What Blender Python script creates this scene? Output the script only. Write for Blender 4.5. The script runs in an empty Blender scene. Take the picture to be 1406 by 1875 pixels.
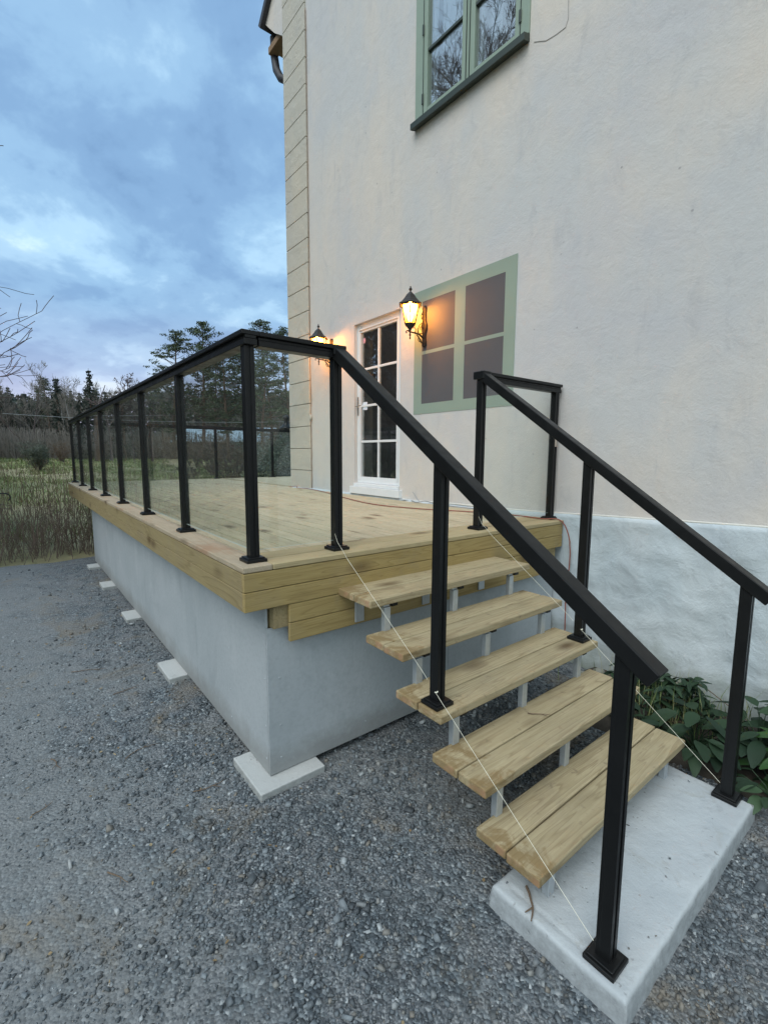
import bpy, math, random
import numpy as np
from mathutils import Vector, Matrix, Euler, noise as mnoise
random.seed(7); rng = np.random.default_rng(7)
SC = bpy.context.scene
COL = SC.collection
R_ = math.radians

# ------------------------------------------------------------------ camera
CAM = Vector((2.0783, -0.8171, 0.5307))
yaw, pitch, roll = 0.67184, -0.12187, 0.00484
fw = Vector((-math.cos(yaw)*math.cos(pitch), math.sin(yaw)*math.cos(pitch), math.sin(pitch)))
rt = Vector((math.sin(yaw), math.cos(yaw), 0)); up = rt.cross(fw)
r2 = rt*math.cos(roll)+up*math.sin(roll); u2 = -rt*math.sin(roll)+up*math.cos(roll)
cd = bpy.data.cameras.new("camera"); cam = bpy.data.objects.new("camera", cd); COL.objects.link(cam)
cam.matrix_world = Matrix(((r2.x, u2.x, -fw.x, CAM.x), (r2.y, u2.y, -fw.y, CAM.y), (r2.z, u2.z, -fw.z, CAM.z), (0, 0, 0, 1)))
cd.sensor_fit = 'HORIZONTAL'; cd.sensor_width = 36; cd.lens = 860.675/1406*36
cd.clip_start = 0.05; cd.clip_end = 3000
SC.camera = cam
SC.view_settings.view_transform = 'Standard'; SC.view_settings.look = 'None'
SC.view_settings.gamma = 1; SC.view_settings.use_curve_mapping = False
SC.view_settings.exposure = 0.36
SC.cycles.use_denoising = True
SC.cycles.max_bounces = 8; SC.cycles.transparent_max_bounces = 24
SC.cycles.sample_clamp_indirect = 6; SC.cycles.caustics_reflective = False; SC.cycles.caustics_refractive = False

# ------------------------------------------------------------------ sky
SUN_EL, SUN_AZ = R_(38), R_(205)          # soft light from the open sky behind the camera
W_ = bpy.data.worlds.new("World"); SC.world = W_; W_.use_nodes = True
nt = W_.node_tree; nt.nodes.clear()
def N(t, ty, **kw):
    n = t.nodes.new(ty)
    for k, v in kw.items():
        if k.startswith('i_'): n.inputs[int(k[2:]) if k[2:].isdigit() else k[2:]].default_value = v
        else: setattr(n, k, v)
    return n
def math_(t, op, a, b=None, c=None, clamp=False):
    n = t.nodes.new('ShaderNodeMath'); n.operation = op; n.use_clamp = clamp
    for i, v in enumerate((a, b, c)):
        if v is None: continue
        if isinstance(v, (int, float)): n.inputs[i].default_value = v
        else: t.links.new(v, n.inputs[i])
    return n.outputs[0]
def mix_(t, f, a, b, blend='MIX'):
    n = t.nodes.new('ShaderNodeMix'); n.data_type = 'RGBA'; n.blend_type = blend
    for k, v in ((0, f), (6, a), (7, b)):
        if isinstance(v, (int, float)): n.inputs[k].default_value = v
        elif isinstance(v, tuple): n.inputs[k].default_value = (v[0], v[1], v[2], 1)
        else: t.links.new(v, n.inputs[k])
    return n.outputs[2]
def ramp_(t, f, stops, interp='LINEAR'):
    n = t.nodes.new('ShaderNodeValToRGB'); n.color_ramp.interpolation = interp
    el = n.color_ramp.elements
    while len(el) > 1: el.remove(el[-1])
    for i, (p, c) in enumerate(stops):
        if isinstance(c, (int, float)): c = (c, c, c)
        e = el[0] if i == 0 else el.new(p)
        e.position = p; e.color = (c[0], c[1], c[2], 1)
    t.links.new(f, n.inputs[0]); return n.outputs[0]
def noise_(t, vec, scale, detail=4, rough=.55, dist=0, out=0):
    n = t.nodes.new('ShaderNodeTexNoise'); n.inputs['Scale'].default_value = scale
    n.inputs['Detail'].default_value = detail; n.inputs['Roughness'].default_value = rough
    n.inputs['Distortion'].default_value = dist
    if vec is not None: t.links.new(vec, n.inputs['Vector'])
    return n.outputs[out]
def map_(t, vec, scale=(1, 1, 1), loc=(0, 0, 0), rot=(0, 0, 0)):
    n = t.nodes.new('ShaderNodeMapping'); n.inputs['Scale'].default_value = scale
    n.inputs['Location'].default_value = loc; n.inputs['Rotation'].default_value = rot
    t.links.new(vec, n.inputs['Vector']); return n.outputs[0]

sky = N(nt, 'ShaderNodeTexSky', sky_type='NISHITA', sun_disc=False, sun_elevation=SUN_EL, sun_rotation=SUN_AZ)
tc = N(nt, 'ShaderNodeTexCoord'); sep = N(nt, 'ShaderNodeSeparateXYZ'); nt.links.new(tc.outputs['Generated'], sep.inputs[0])
dx, dy, dz = sep.outputs
zc = math_(nt, 'MAXIMUM', dz, 0.0)
den = math_(nt, 'ADD', zc, 0.22)
cmb = N(nt, 'ShaderNodeCombineXYZ')
nt.links.new(math_(nt, 'DIVIDE', dx, den), cmb.inputs[0]); nt.links.new(math_(nt, 'DIVIDE', dy, den), cmb.inputs[1])
pv = map_(nt, cmb.outputs[0], scale=(1, 1.2, 1), rot=(0, 0, .9))
n1 = noise_(nt, pv, 1.15, 7, .55, .12)
n2 = noise_(nt, map_(nt, pv, loc=(4.3, 1.7, 0)), 3.0, 7, .56, .2)
n3 = noise_(nt, map_(nt, pv, loc=(9, 5, 0)), .7, 2, .5)
cl = math_(nt, 'ADD', math_(nt, 'MULTIPLY', n1, .62), math_(nt, 'MULTIPLY', n2, .38))
c_cloud = ramp_(nt, cl, [(.37, (.145, .265, .455)), (.44, (.20, .35, .56)), (.50, (.265, .445, .655)), (.56, (.39, .60, .79)), (.63, (.64, .84, .93))], 'EASE')
c_cloud = mix_(nt, ramp_(nt, n3, [(.45, 0), (.65, .35)]), c_cloud, (.19, .30, .49))
hz = ramp_(nt, zc, [(0, 1), (.07, .75), (.15, .28), (.26, 0)])
c_hor = mix_(nt, n2, (.42, .42, .60), (.66, .58, .68))
c_sky = mix_(nt, hz, c_cloud, c_hor)
# sky behind the camera is made brighter and more neutral to light the scene
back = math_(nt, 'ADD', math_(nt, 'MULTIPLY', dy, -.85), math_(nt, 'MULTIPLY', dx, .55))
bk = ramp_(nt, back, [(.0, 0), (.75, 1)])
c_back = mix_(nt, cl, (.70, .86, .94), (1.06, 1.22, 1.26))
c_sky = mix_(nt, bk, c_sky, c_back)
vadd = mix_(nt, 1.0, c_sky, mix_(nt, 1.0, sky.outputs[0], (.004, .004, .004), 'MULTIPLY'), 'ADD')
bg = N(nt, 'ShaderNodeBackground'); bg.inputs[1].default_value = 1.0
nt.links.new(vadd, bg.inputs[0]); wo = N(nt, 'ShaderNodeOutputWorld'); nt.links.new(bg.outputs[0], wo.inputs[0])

sl = bpy.data.lights.new("sun", 'SUN'); sl.energy = 1.3; sl.angle = R_(40); sl.color = (1, .985, .96)
so = bpy.data.objects.new("sun", sl); COL.objects.link(so)
sdir = Vector((.22, -.70, 1.0)).normalized()
so.rotation_euler = sdir.to_track_quat('Z', 'Y').to_euler(); so.location = (6, -12, 14)

# ------------------------------------------------------------------ helpers
class MB:
    def __init__(s): s.v = []; s.f = []; s.m = []; s.mi = 0
    def add(s, vs, fs):
        b = len(s.v); s.v += [tuple(v) for v in vs]; s.f += [tuple(b+i for i in f) for f in fs]; s.m += [s.mi]*len(fs); return s
    def box(s, x0, x1, y0, y1, z0, z1):
        vs = [(x, y, z) for x in (x0, x1) for y in (y0, y1) for z in (z0, z1)]
        return s.add(vs, [(0, 1, 3, 2), (4, 6, 7, 5), (0, 4, 5, 1), (2, 3, 7, 6), (0, 2, 6, 4), (1, 5, 7, 3)])
    def bar(s, p, q, w, h, upv=(0, 0, 1)):
        p = Vector(p); q = Vector(q); d = (q-p).normalized(); a = d.cross(Vector(upv))
        if a.length < 1e-4: a = d.cross(Vector((1, 0, 0)))
        a.normalize(); b = a.cross(d); vs = []
        for c in (p, q):
            for i, j in ((-1, -1), (1, -1), (1, 1), (-1, 1)): vs.append(c+a*(i*w/2)+b*(j*h/2))
        return s.add(vs, [(0, 1, 2, 3), (7, 6, 5, 4), (0, 4, 5, 1), (1, 5, 6, 2), (2, 6, 7, 3), (3, 7, 4, 0)])
    def tube(s, pts, r, n=8, cap=True):
        pts = [Vector(p) for p in pts]; L = len(pts); rs = r if isinstance(r, (list, tuple)) else [r]*L
        d0 = (pts[1]-pts[0]).normalized(); a = d0.orthogonal().normalized(); vs = []; fs = []
        for i, p in enumerate(pts):
            d = (pts[min(i+1, L-1)]-pts[max(i-1, 0)])
            d = d.normalized() if d.length > 1e-9 else d0
            a = (a-d*a.dot(d)); a = a.normalized() if a.length > 1e-6 else d.orthogonal().normalized()
            b = d.cross(a)
            for k in range(n):
                t = 2*math.pi*k/n; vs.append(p+(a*math.cos(t)+b*math.sin(t))*rs[i])
        for i in range(L-1):
            for k in range(n):
                k2 = (k+1) % n; fs.append((i*n+k, i*n+k2, (i+1)*n+k2, (i+1)*n+k))
        if cap: fs.append(tuple(range(n-1, -1, -1))); fs.append(tuple((L-1)*n+k for k in range(n)))
        return s.add(vs, fs)
    def lathe(s, prof, c=(0, 0, 0), n=16, rot=0):
        vs = []; fs = []; L = len(prof)
        for r, z in prof:
            for k in range(n):
                t = 2*math.pi*k/n+rot; vs.append((c[0]+r*math.cos(t), c[1]+r*math.sin(t), c[2]+z))
        for i in range(L-1):
            for k in range(n):
                k2 = (k+1) % n; fs.append((i*n+k, i*n+k2, (i+1)*n+k2, (i+1)*n+k))
        fs.append(tuple(range(n-1, -1, -1))); fs.append(tuple((L-1)*n+k for k in range(n)))
        return s.add(vs, fs)
    def prism(s, poly, axis, a, b):
        def P(p, t):
            return {'x': (t, p[0], p[1]), 'y': (p[0], t, p[1]), 'z': (p[0], p[1], t)}[axis]
        n = len(poly); vs = [P(p, a) for p in poly]+[P(p, b) for p in poly]
        return s.add(vs, [tuple(range(n)), tuple(range(2*n-1, n-1, -1))]+[(i, i+n, (i+1) % n+n, (i+1) % n) for i in range(n)])
    def build(s, name, mat, parent=None, origin=None, bevel=0, smooth=False, fix=True, segs=2):
        if origin is None: origin = Vector(parent['_o']) if parent is not None and '_o' in parent else Vector((0, 0, 0))
        me = bpy.data.meshes.new(name)
        o_ = Vector(origin)
        me.from_pydata([(v[0]-o_.x, v[1]-o_.y, v[2]-o_.z) for v in s.v], [], s.f)
        mats = mat if isinstance(mat, (list, tuple)) else [mat]
        for m in mats: me.materials.append(m)
        if len(mats) > 1: me.polygons.foreach_set('material_index', s.m)
        if fix:
            import bmesh
            bm = bmesh.new(); bm.from_mesh(me); bmesh.ops.recalc_face_normals(bm, faces=bm.faces); bm.to_mesh(me); bm.free()
        if smooth: me.polygons.foreach_set('use_smooth', [True]*len(me.polygons))
        me.update()
        ob = bpy.data.objects.new(name, me); COL.objects.link(ob)
        if parent is not None: ob.parent = parent
        else: ob.location = origin
        ob['_o'] = (o_.x, o_.y, o_.z)
        if bevel:
            b = ob.modifiers.new('bevel', 'BEVEL'); b.width = bevel; b.segments = segs; b.limit_method = 'ANGLE'; b.angle_limit = R_(40)
        return ob
def tag(o, label=None, cat=None, group=None, kind=None):
    for k, v in (('label', label), ('category', cat), ('group', group), ('kind', kind)):
        if v: o[k] = v
    return o
def thing(name, loc, label, cat, group=None):
    o = bpy.data.objects.new(name, None); COL.objects.link(o); o.location = loc; o.empty_display_size = .1
    o['_o'] = tuple(loc); return tag(o, label, cat, group)
def copy_tree(o, parent=None):
    c = o.copy(); COL.objects.link(c); c.parent = parent
    for ch in list(o.children): copy_tree(ch, c)
    return c
def big_mesh(name, V, F, mat, attr=None, smooth=False):
    """fast mesh of equal-sized faces from numpy arrays"""
    me = bpy.data.meshes.new(name); k = F.shape[1]
    me.vertices.add(len(V)); me.vertices.foreach_set('co', V.astype(np.float32).ravel())
    me.loops.add(F.size); me.loops.foreach_set('vertex_index', F.astype(np.int32).ravel())
    me.polygons.add(len(F)); me.polygons.foreach_set('loop_start', np.arange(0, F.size, k, dtype=np.int32))
    me.polygons.foreach_set('loop_total', np.full(len(F), k, dtype=np.int32))
    me.materials.append(mat)
    if attr is not None:
        a = me.attributes.new('rnd', 'FLOAT', 'FACE'); a.data.foreach_set('value', attr.astype(np.float32))
    if smooth: me.polygons.foreach_set('use_smooth', np.ones(len(F), dtype=bool))
    me.update(); me.validate()
    return me
def link(name, me, parent=None, loc=(0, 0, 0)):
    o = bpy.data.objects.new(name, me); COL.objects.link(o); o.location = loc
    if parent is not None: o.parent = parent
    return o

# ------------------------------------------------------------------ materials
def newmat(name):
    m = bpy.data.materials.new(name); m.use_nodes = True; t = m.node_tree
    b = t.nodes['Principled BSDF']; return m, t, b
def co(t, kind='Object'):
    return t.nodes.new('ShaderNodeTexCoord').outputs[kind]
def gpos(t): return t.nodes.new('ShaderNodeNewGeometry').outputs['Position']
def bump(t, b, h, strength, dist=.01, prev=None):
    n = t.nodes.new('ShaderNodeBump'); n.inputs['Strength'].default_value = strength; n.inputs['Distance'].default_value = dist
    t.links.new(h, n.inputs['Height'])
    if prev is not None: t.links.new(prev, n.inputs['Normal'])
    t.links.new(n.outputs[0], b.inputs['Normal']); return n.outputs[0]
def simple(name, col, rough=.6, metal=0, var=.12, scale=30, bmp=.1, bscale=120, spec=.5):
    m, t, b = newmat(name); g = gpos(t)
    c = mix_(t, noise_(t, g, scale, 4), tuple(x*(1-var) for x in col), tuple(min(1, x*(1+var)) for x in col))
    t.links.new(c, b.inputs['Base Color']); b.inputs['Roughness'].default_value = rough; b.inputs['Metallic'].default_value = metal
    b.inputs['Specular IOR Level'].default_value = spec
    if bmp: bump(t, b, noise_(t, g, bscale, 3), bmp, .003)
    return m
def plaster(name, warm, cool, rub=.35):
    m, t, b = newmat(name); g = gpos(t)
    big = noise_(t, g, .55, 3, .5, .4)
    mid = noise_(t, map_(t, g, scale=(1.6, 1.6, .55)), 1.7, 5, .6, .3)
    fine = noise_(t, g, 9, 6, .65)
    f = math_(t, 'ADD', math_(t, 'MULTIPLY', big, .6), math_(t, 'MULTIPLY', mid, .4))
    c = mix_(t, ramp_(t, f, [(.40, 0), (.60, 1)]), warm, cool)
    c = mix_(t, ramp_(t, noise_(t, map_(t, g, loc=(7, 3, 1)), .9, 6, .62, .6), [(.48, 0), (.68, .45)]), c, (cool[0]*.88, cool[1]*.90, cool[2]*.98))
    # grey weathering smudges, vertical
    sm = noise_(t, map_(t, g, scale=(3.2, 3.2, 1.1), loc=(3, 0, 9)), 2.3, 8, .72, .8)
    c = mix_(t, ramp_(t, sm, [(.54, 0), (.72, .27)]), c, (.33, .34, .37))
    c = mix_(t, ramp_(t, fine, [(.60, 0), (.80, .18)]), c, (.40, .39, .38))
    vo = t.nodes.new('ShaderNodeTexVoronoi'); vo.inputs['Scale'].default_value = 4.2; t.links.new(g, vo.inputs['Vector'])
    c = mix_(t, ramp_(t, vo.outputs['Distance'], [(.022, .55), (.045, 0)]), c, (.22, .21, .22))
    t.links.new(c, b.inputs['Base Color']); b.inputs['Roughness'].default_value = .9; b.inputs['Specular IOR Level'].default_value = .2
    n_ = bump(t, b, noise_(t, g, 5.0, 6, .6, .4), .5*rub, .05)
    n_ = bump(t, b, noise_(t, g, 70, 5, .7), .35, .006, n_)
    return m
M = {}
M['plaster'] = plaster('lime_plaster', (.655, .595, .535), (.565, .56, .555))
M['plinth'] = plaster('lime_wash_plinth', (.60, .645, .66), (.49, .56, .595), .75)
M['quoin'] = plaster('quoin_render', (.545, .495, .41), (.50, .475, .415), .8)
M['groove'] = simple('groove_shade', (.27, .22, .165), .95, bmp=0)
# algae at the foot of the plinth
m = M['plinth']; t = m.node_tree; b = t.nodes['Principled BSDF']; src = b.inputs['Base Color'].links[0].from_socket
g = gpos(t); s_ = t.nodes.new('ShaderNodeSeparateXYZ'); t.links.new(g, s_.inputs[0])
h_ = math_(t, 'ADD', s_.outputs[2], math_(t, 'MULTIPLY', noise_(t, g, 2.2, 6, .65, .5), .75))
t.links.new(mix_(t, ramp_(t, math_(t, 'ADD', h_, 1.2), [(.40, .85), (.75, 0)]), src, (.20, .23, .17)), b.inputs['Base Color'])

def wood(name, axis, c0, c1, dark, stain=None, redend=True, scale=1.0):
    m, t, b = newmat(name); g = gpos(t)
    isl = t.nodes.new('ShaderNodeNewGeometry').outputs['Random Per Island']
    off = t.nodes.new('ShaderNodeCombineXYZ')
    for i in range(3): t.links.new(math_(t, 'MULTIPLY', isl, 37.0+11*i), off.inputs[i])
    va = t.nodes.new('ShaderNodeVectorMath'); va.operation = 'ADD'; t.links.new(g, va.inputs[0]); t.links.new(off.outputs[0], va.inputs[1])
    v = va.outputs[0]
    sc = [1, 1, 1]; sc['xyz'.index(axis)] = .055
    sv = map_(t, v, scale=tuple(sc))
    gr = noise_(t, sv, 85*scale, 5, .65, .6)
    ring = noise_(t, sv, 11*scale, 2, .5, 1.0)
    w = math_(t, 'FRACT', math_(t, 'MULTIPLY', ring, 9))
    rings = ramp_(t, w, [(0, .0), (.72, .28), (.9, 1), (1, .1)])
    c = mix_(t, ramp_(t, gr, [(.25, 0), (.75, 1)]), c0, c1)
    c = mix_(t, math_(t, 'MULTIPLY', rings, .5), c, dark)
    c = mix_(t, ramp_(t, isl, [(0, 0), (1, .45)]), c, tuple(x*.72 for x in c1))
    # knots
    sc2 = [1, 1, 1]; sc2['xyz'.index(axis)] = .42
    vo = t.nodes.new('ShaderNodeTexVoronoi'); vo.inputs['Scale'].default_value = 5.0; t.links.new(map_(t, v, scale=tuple(sc2)), vo.inputs['Vector'])
    kn = ramp_(t, vo.outputs['Distance'], [(.06, 1), (.10, .75), (.15, .5), (.26, 0)])
    sel = ramp_(t, vo.outputs['Color'], [(.28, 0), (.32, 1)])
    c = mix_(t, math_(t, 'MULTIPLY', math_(t, 'MULTIPLY', kn, sel), .88), c, (.10, .06, .025))
    # dirt
    c = mix_(t, ramp_(t, noise_(t, g, 3.5, 6, .7, .5), [(.5, 0), (.8, .45)]), c, (.24, .20, .15))
    if stain: c = stain(t, g, c)
    t.links.new(c, b.inputs['Base Color']); b.inputs['Roughness'].default_value = .72; b.inputs['Specular IOR Level'].default_value = .3
    bump(t, b, gr, .25, .003); return m
def stain_tread(t, g, c):
    s = t.nodes.new('ShaderNodeSeparateXYZ'); t.links.new(g, s.inputs[0])
    nn = noise_(t, g, 7, 6, .7, .8)
    e = math_(t, 'ADD', math_(t, 'MULTIPLY', s.outputs[1], -2.3), math_(t, 'MULTIPLY', nn, 2.6))
    f = ramp_(t, math_(t, 'ADD', e, .62), [(.46, 0), (.74, .7)])
    c = mix_(t, f, c, (.215, .14, .055))
    # wet speckles / foot dirt along the tread
    f2 = ramp_(t, noise_(t, map_(t, g, loc=(5, 2, 0)), 16, 5, .7), [(.60, 0), (.72, .6)])
    c = mix_(t, f2, c, (.17, .13, .085))
    # reddish heartwood on end grain (faces looking along y)
    nrm = t.nodes.new('ShaderNodeNewGeometry').outputs['Normal']; s2 = t.nodes.new('ShaderNodeSeparateXYZ'); t.links.new(nrm, s2.inputs[0])
    fe = ramp_(t, math_(t, 'MULTIPLY', math_(t, 'ABSOLUTE', s2.outputs[1]), math_(t, 'ADD', noise_(t, map_(t, g, scale=(1, 0, 1)), 14, 2), .35)), [(.80, 0), (.96, .6)])
    return mix_(t, fe, c, (.42, .235, .14))
def stain_cap(t, g, c):
    f = ramp_(t, noise_(t, map_(t, g, scale=(.5, 1, 1), loc=(2, 0, 0)), 3.2, 5, .7, .6), [(.56, 0), (.70, .6)])
    return mix_(t, f, c, (.33, .17, .09))
T0, T1, TD = (.50, .405, .235), (.40, .315, .165), (.25, .165, .06)
M['fascia_y'] = wood('pine_fascia_across', 'y', (.53, .41, .185), (.37, .27, .105), (.15, .09, .025))
M['fascia_x'] = wood('pine_fascia_along', 'x', (.45, .365, .19), (.31, .24, .12), (.12, .078, .03))
M['deck'] = wood('deck_boards', 'x', (.66, .575, .41), (.51, .43, .28), (.28, .215, .115))
M['cap_x'] = wood('cap_board_along', 'x', (.56, .48, .36), (.44, .36, .25), (.27, .19, .10), stain_cap)
M['cap_y'] = wood('cap_board_across', 'y', (.60, .50, .30), (.46, .37, .205), (.25, .18, .08))
M['tread'] = wood('tread_pine', 'y', (.57, .485, .315), (.38, .305, .175), (.16, .105, .045), stain_tread)

def cement():
    m, t, b = newmat('fibre_cement_board'); g = gpos(t)
    c = mix_(t, ramp_(t, noise_(t, g, 1.4, 5, .6, .4), [(.35, 0), (.65, 1)]), (.35, .39, .41), (.42, .455, .475))
    c = mix_(t, ramp_(t, noise_(t, g, 45, 5, .7), [(.45, 0), (.75, .35)]), c, (.24, .265, .285))
    c = mix_(t, ramp_(t, noise_(t, map_(t, g, scale=(1, 1, .25)), 5, 5, .7), [(.54, 0), (.72, .4)]), c, (.52, .55, .56))
    c = mix_(t, ramp_(t, noise_(t, map_(t, g, scale=(1, 1, .5), loc=(8, 1, 2)), 2.6, 6, .72, .8), [(.54, 0), (.70, .35)]), c, (.22, .25, .27))
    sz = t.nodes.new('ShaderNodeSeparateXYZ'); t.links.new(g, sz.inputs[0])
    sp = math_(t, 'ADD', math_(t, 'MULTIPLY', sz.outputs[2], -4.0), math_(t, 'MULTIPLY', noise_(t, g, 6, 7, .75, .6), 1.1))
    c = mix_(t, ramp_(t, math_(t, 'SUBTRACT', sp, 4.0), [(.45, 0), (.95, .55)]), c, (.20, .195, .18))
    t.links.new(c, b.inputs['Base Color']); b.inputs['Roughness'].default_value = .75
    bump(t, b, noise_(t, g, 160, 3, .6), .15, .002); return m
M['cement'] = cement()
def concrete(name, c0, c1, pit=.5):
    m, t, b = newmat(name); g = gpos(t)
    c = mix_(t, ramp_(t, noise_(t, g, 3, 6, .6, .3), [(.3, 0), (.7, 1)]), c0, c1)
    c = mix_(t, ramp_(t, noise_(t, g, 14, 6, .7, .4), [(.58, 0), (.74, .5)]), c, tuple(x*.62 for x in c1))
    vo = t.nodes.new('ShaderNodeTexVoronoi'); vo.inputs['Scale'].default_value = 22; t.links.new(g, vo.inputs['Vector'])
    p = ramp_(t, vo.outputs['Distance'], [(.05, 1), (.13, 0)])
    c = mix_(t, math_(t, 'MULTIPLY', p, .45*pit), c, (.25, .25, .24))
    c = mix_(t, ramp_(t, noise_(t, map_(t, g, loc=(2, 9, 4)), 5.5, 7, .75, 1.0), [(.56, 0), (.68, .5)]), c, (.36, .36, .33))
    c = mix_(t, ramp_(t, noise_(t, map_(t, g, loc=(1, 3, 4)), 24, 3, .6, 0), [(.70, 0), (.74, .7)]), c, (.17, .16, .15))
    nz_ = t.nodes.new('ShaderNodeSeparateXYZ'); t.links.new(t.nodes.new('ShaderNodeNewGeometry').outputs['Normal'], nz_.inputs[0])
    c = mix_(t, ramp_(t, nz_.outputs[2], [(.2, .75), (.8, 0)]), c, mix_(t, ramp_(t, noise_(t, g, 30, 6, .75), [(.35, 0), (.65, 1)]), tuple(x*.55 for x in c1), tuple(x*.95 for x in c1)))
    t.links.new(c, b.inputs['Base Color']); b.inputs['Roughness'].default_value = .88
    n_ = bump(t, b, noise_(t, g, 9, 6, .65, .6), .45, .012)
    n_ = bump(t, b, math_(t, 'SUBTRACT', 1, p), .5, .004, n_)
    bump(t, b, noise_(t, g, 90, 5, .75), .6, .004, n_); return m
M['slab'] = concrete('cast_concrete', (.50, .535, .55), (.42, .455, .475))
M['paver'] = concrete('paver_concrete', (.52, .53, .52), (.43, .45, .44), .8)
M['paver_side'] = concrete('paver_rough_side', (.33, .32, .27), (.25, .25, .21), 1)
def blackm():
    m, t, b = newmat('black_powder_coat'); g = gpos(t)
    c = mix_(t, noise_(t, g, 6, 5, .6), (.0045, .005, .0055), (.010, .0105, .011))
    c = mix_(t, ramp_(t, noise_(t, g, 28, 6, .75), [(.60, 0), (.78, .35)]), c, (.03, .03, .028))
    t.links.new(c, b.inputs['Base Color'])
    t.links.new(ramp_(t, noise_(t, g, 18, 4), [(.3, .30), (.7, .48)]), b.inputs['Roughness'])
    b.inputs['Specular IOR Level'].default_value = .32
    bump(t, b, noise_(t, g, 420, 2), .12, .001); return m
M['black'] = blackm()
M['steel'] = simple('galvanised_steel', (.50, .54, .57), .42, .55, .18, 40, .08)
M['iron'] = simple('cast_iron_lamp', (.035, .030, .027), .45, .3, .3, 60, .3, 160)
M['white'] = simple('white_painted_wood', (.74, .76, .77), .45, 0, .05, 8, .05)
M['green'] = simple('sage_green_paint', (.26, .33, .265), .55, 0, .10, 6, .1)
M['greenflat'] = simple('sage_green_wall_paint', (.27, .34, .28), .85, 0, .08, 3, .25, 60)
M['darkpane'] = simple('painted_dark_pane', (.095, .095, .105), .8, 0, .10, 3, .25, 60)
M['sill'] = simple('sheet_metal_sill', (.04, .052, .042), .45, .2, .2, 20, .05)
M['roofdark'] = simple('dark_roof_sheet', (.035, .035, .042), .6, 0, .2, 8, .1)
M['soffit'] = simple('stained_soffit_wood', (.25, .16, .09), .8, 0, .3, 12, .2)
M['cordred'] = simple('red_cable', (.26, .075, .05), .5, 0, .2, 20, 0)
M['cordwhite'] = simple('white_cable', (.66, .64, .58), .6, 0, .2, 12, 0)
M['cordgrey'] = simple('grey_cable', (.30, .31, .32), .55, 0, .15, 20, 0)
M['rust'] = simple('rusty_pipe', (.25, .16, .11), .85, 0, .5, 14, .3)
M['string'] = simple('pale_string', (.82, .80, .66), .8, 0, .05, 20, 0)
M['room'] = simple('dark_interior', (.30, .33, .31), .9, 0, .3, 2, 0)
M['curtain'] = simple('white_curtain', (.62, .68, .76), .8, 0, .05, 5, 0)
M['brass'] = simple('steel_handle', (.50, .49, .46), .3, .8, .1, 20, 0)
M['pink'] = simple('pink_sticker', (.75, .33, .36), .5, 0, .03, 10, 0)
M['tagw'] = simple('white_sticker', (.72, .78, .86), .5, 0, .03, 10, 0)
M['bark'] = simple('grey_brown_bark', (.115, .09, .085), .95, 0, .35, 6, .3, 40)
M['barkpine'] = simple('pine_bark', (.13, .085, .06), .95, 0, .4, 2, .3, 10)
M['birch'] = simple('pale_birch_bark', (.34, .32, .30), .9, 0, .35, 3, .1)
M['twig'] = simple('dry_twig', (.15, .105, .07), .95, 0, .4, 9, 0)
M['crack'] = simple('plaster_crack_shade', (.36, .34, .32), .95, bmp=0)
M['shoot'] = simple('dry_shoot', (.15, .11, .085), .9, 0, .35, 9, 0)
M['brush'] = simple('brushwood_grey', (.19, .17, .145), .95, 0, .35, 2, 0)
M['twigred'] = simple('reddish_twig', (.12, .085, .085), .95, 0, .35, 5, 0)
M['barnred'] = simple('falun_red_boards', (.15, .045, .035), .9, 0, .3, 3, .2, 20)
M['barnroof'] = simple('pale_metal_roof', (.46, .55, .64), .45, .2, .1, 1, 0)
M['scrapeg'] = simple('exposed_primer', (.45, .38, .32), .8, 0, .4, 40, .2)

def glass(name, ior=1.5, tint=(.93, .97, .95), rough=0.0, dirt=.03):
    m, t, b = newmat(name); t.nodes.remove(b); out = t.nodes['Material Output']
    lw = N(t, 'ShaderNodeLayerWeight'); lw.inputs['Blend'].default_value = .5
    fres = math_(t, 'ADD', ior, math_(t, 'MULTIPLY', math_(t, 'POWER', lw.outputs['Facing'], 5.0), 1-ior))
    tr = N(t, 'ShaderNodeBsdfTransparent'); tr.inputs[0].default_value = (*tint, 1)
    gl = N(t, 'ShaderNodeBsdfGlossy'); gl.inputs['Roughness'].default_value = rough; gl.inputs[0].default_value = (1, 1, 1, 1)
    mx = N(t, 'ShaderNodeMixShader'); t.links.new(fres, mx.inputs[0]); t.links.new(tr.outputs[0], mx.inputs[1]); t.links.new(gl.outputs[0], mx.inputs[2])
    df = N(t, 'ShaderNodeBsdfDiffuse'); df.inputs[0].default_value = (.7, .75, .75, 1)
    g = gpos(t); d = ramp_(t, noise_(t, g, 3, 6, .7, .6), [(.4, dirt*.3), (.75, dirt)])
    mx2 = N(t, 'ShaderNodeMixShader'); t.links.new(d, mx2.inputs[0]); t.links.new(mx.outputs[0], mx2.inputs[1]); t.links.new(df.outputs[0], mx2.inputs[2])
    t.links.new(mx2.outputs[0], out.inputs[0]); return m
M['glass'] = glass('railing_glass', .028, (.95, .975, .965), 0, .012)
M['winglass'] = glass('window_glass', .30, (.80, .84, .83), 0.0, .03)
M['oldglass'] = glass('old_double_window_glass', .30, (.85, .90, .92), 0.004, .05)
M['glassedge'] = simple('polished_glass_edge', (.66, .76, .70), .25, 0, .05, 20, 0)
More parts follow.
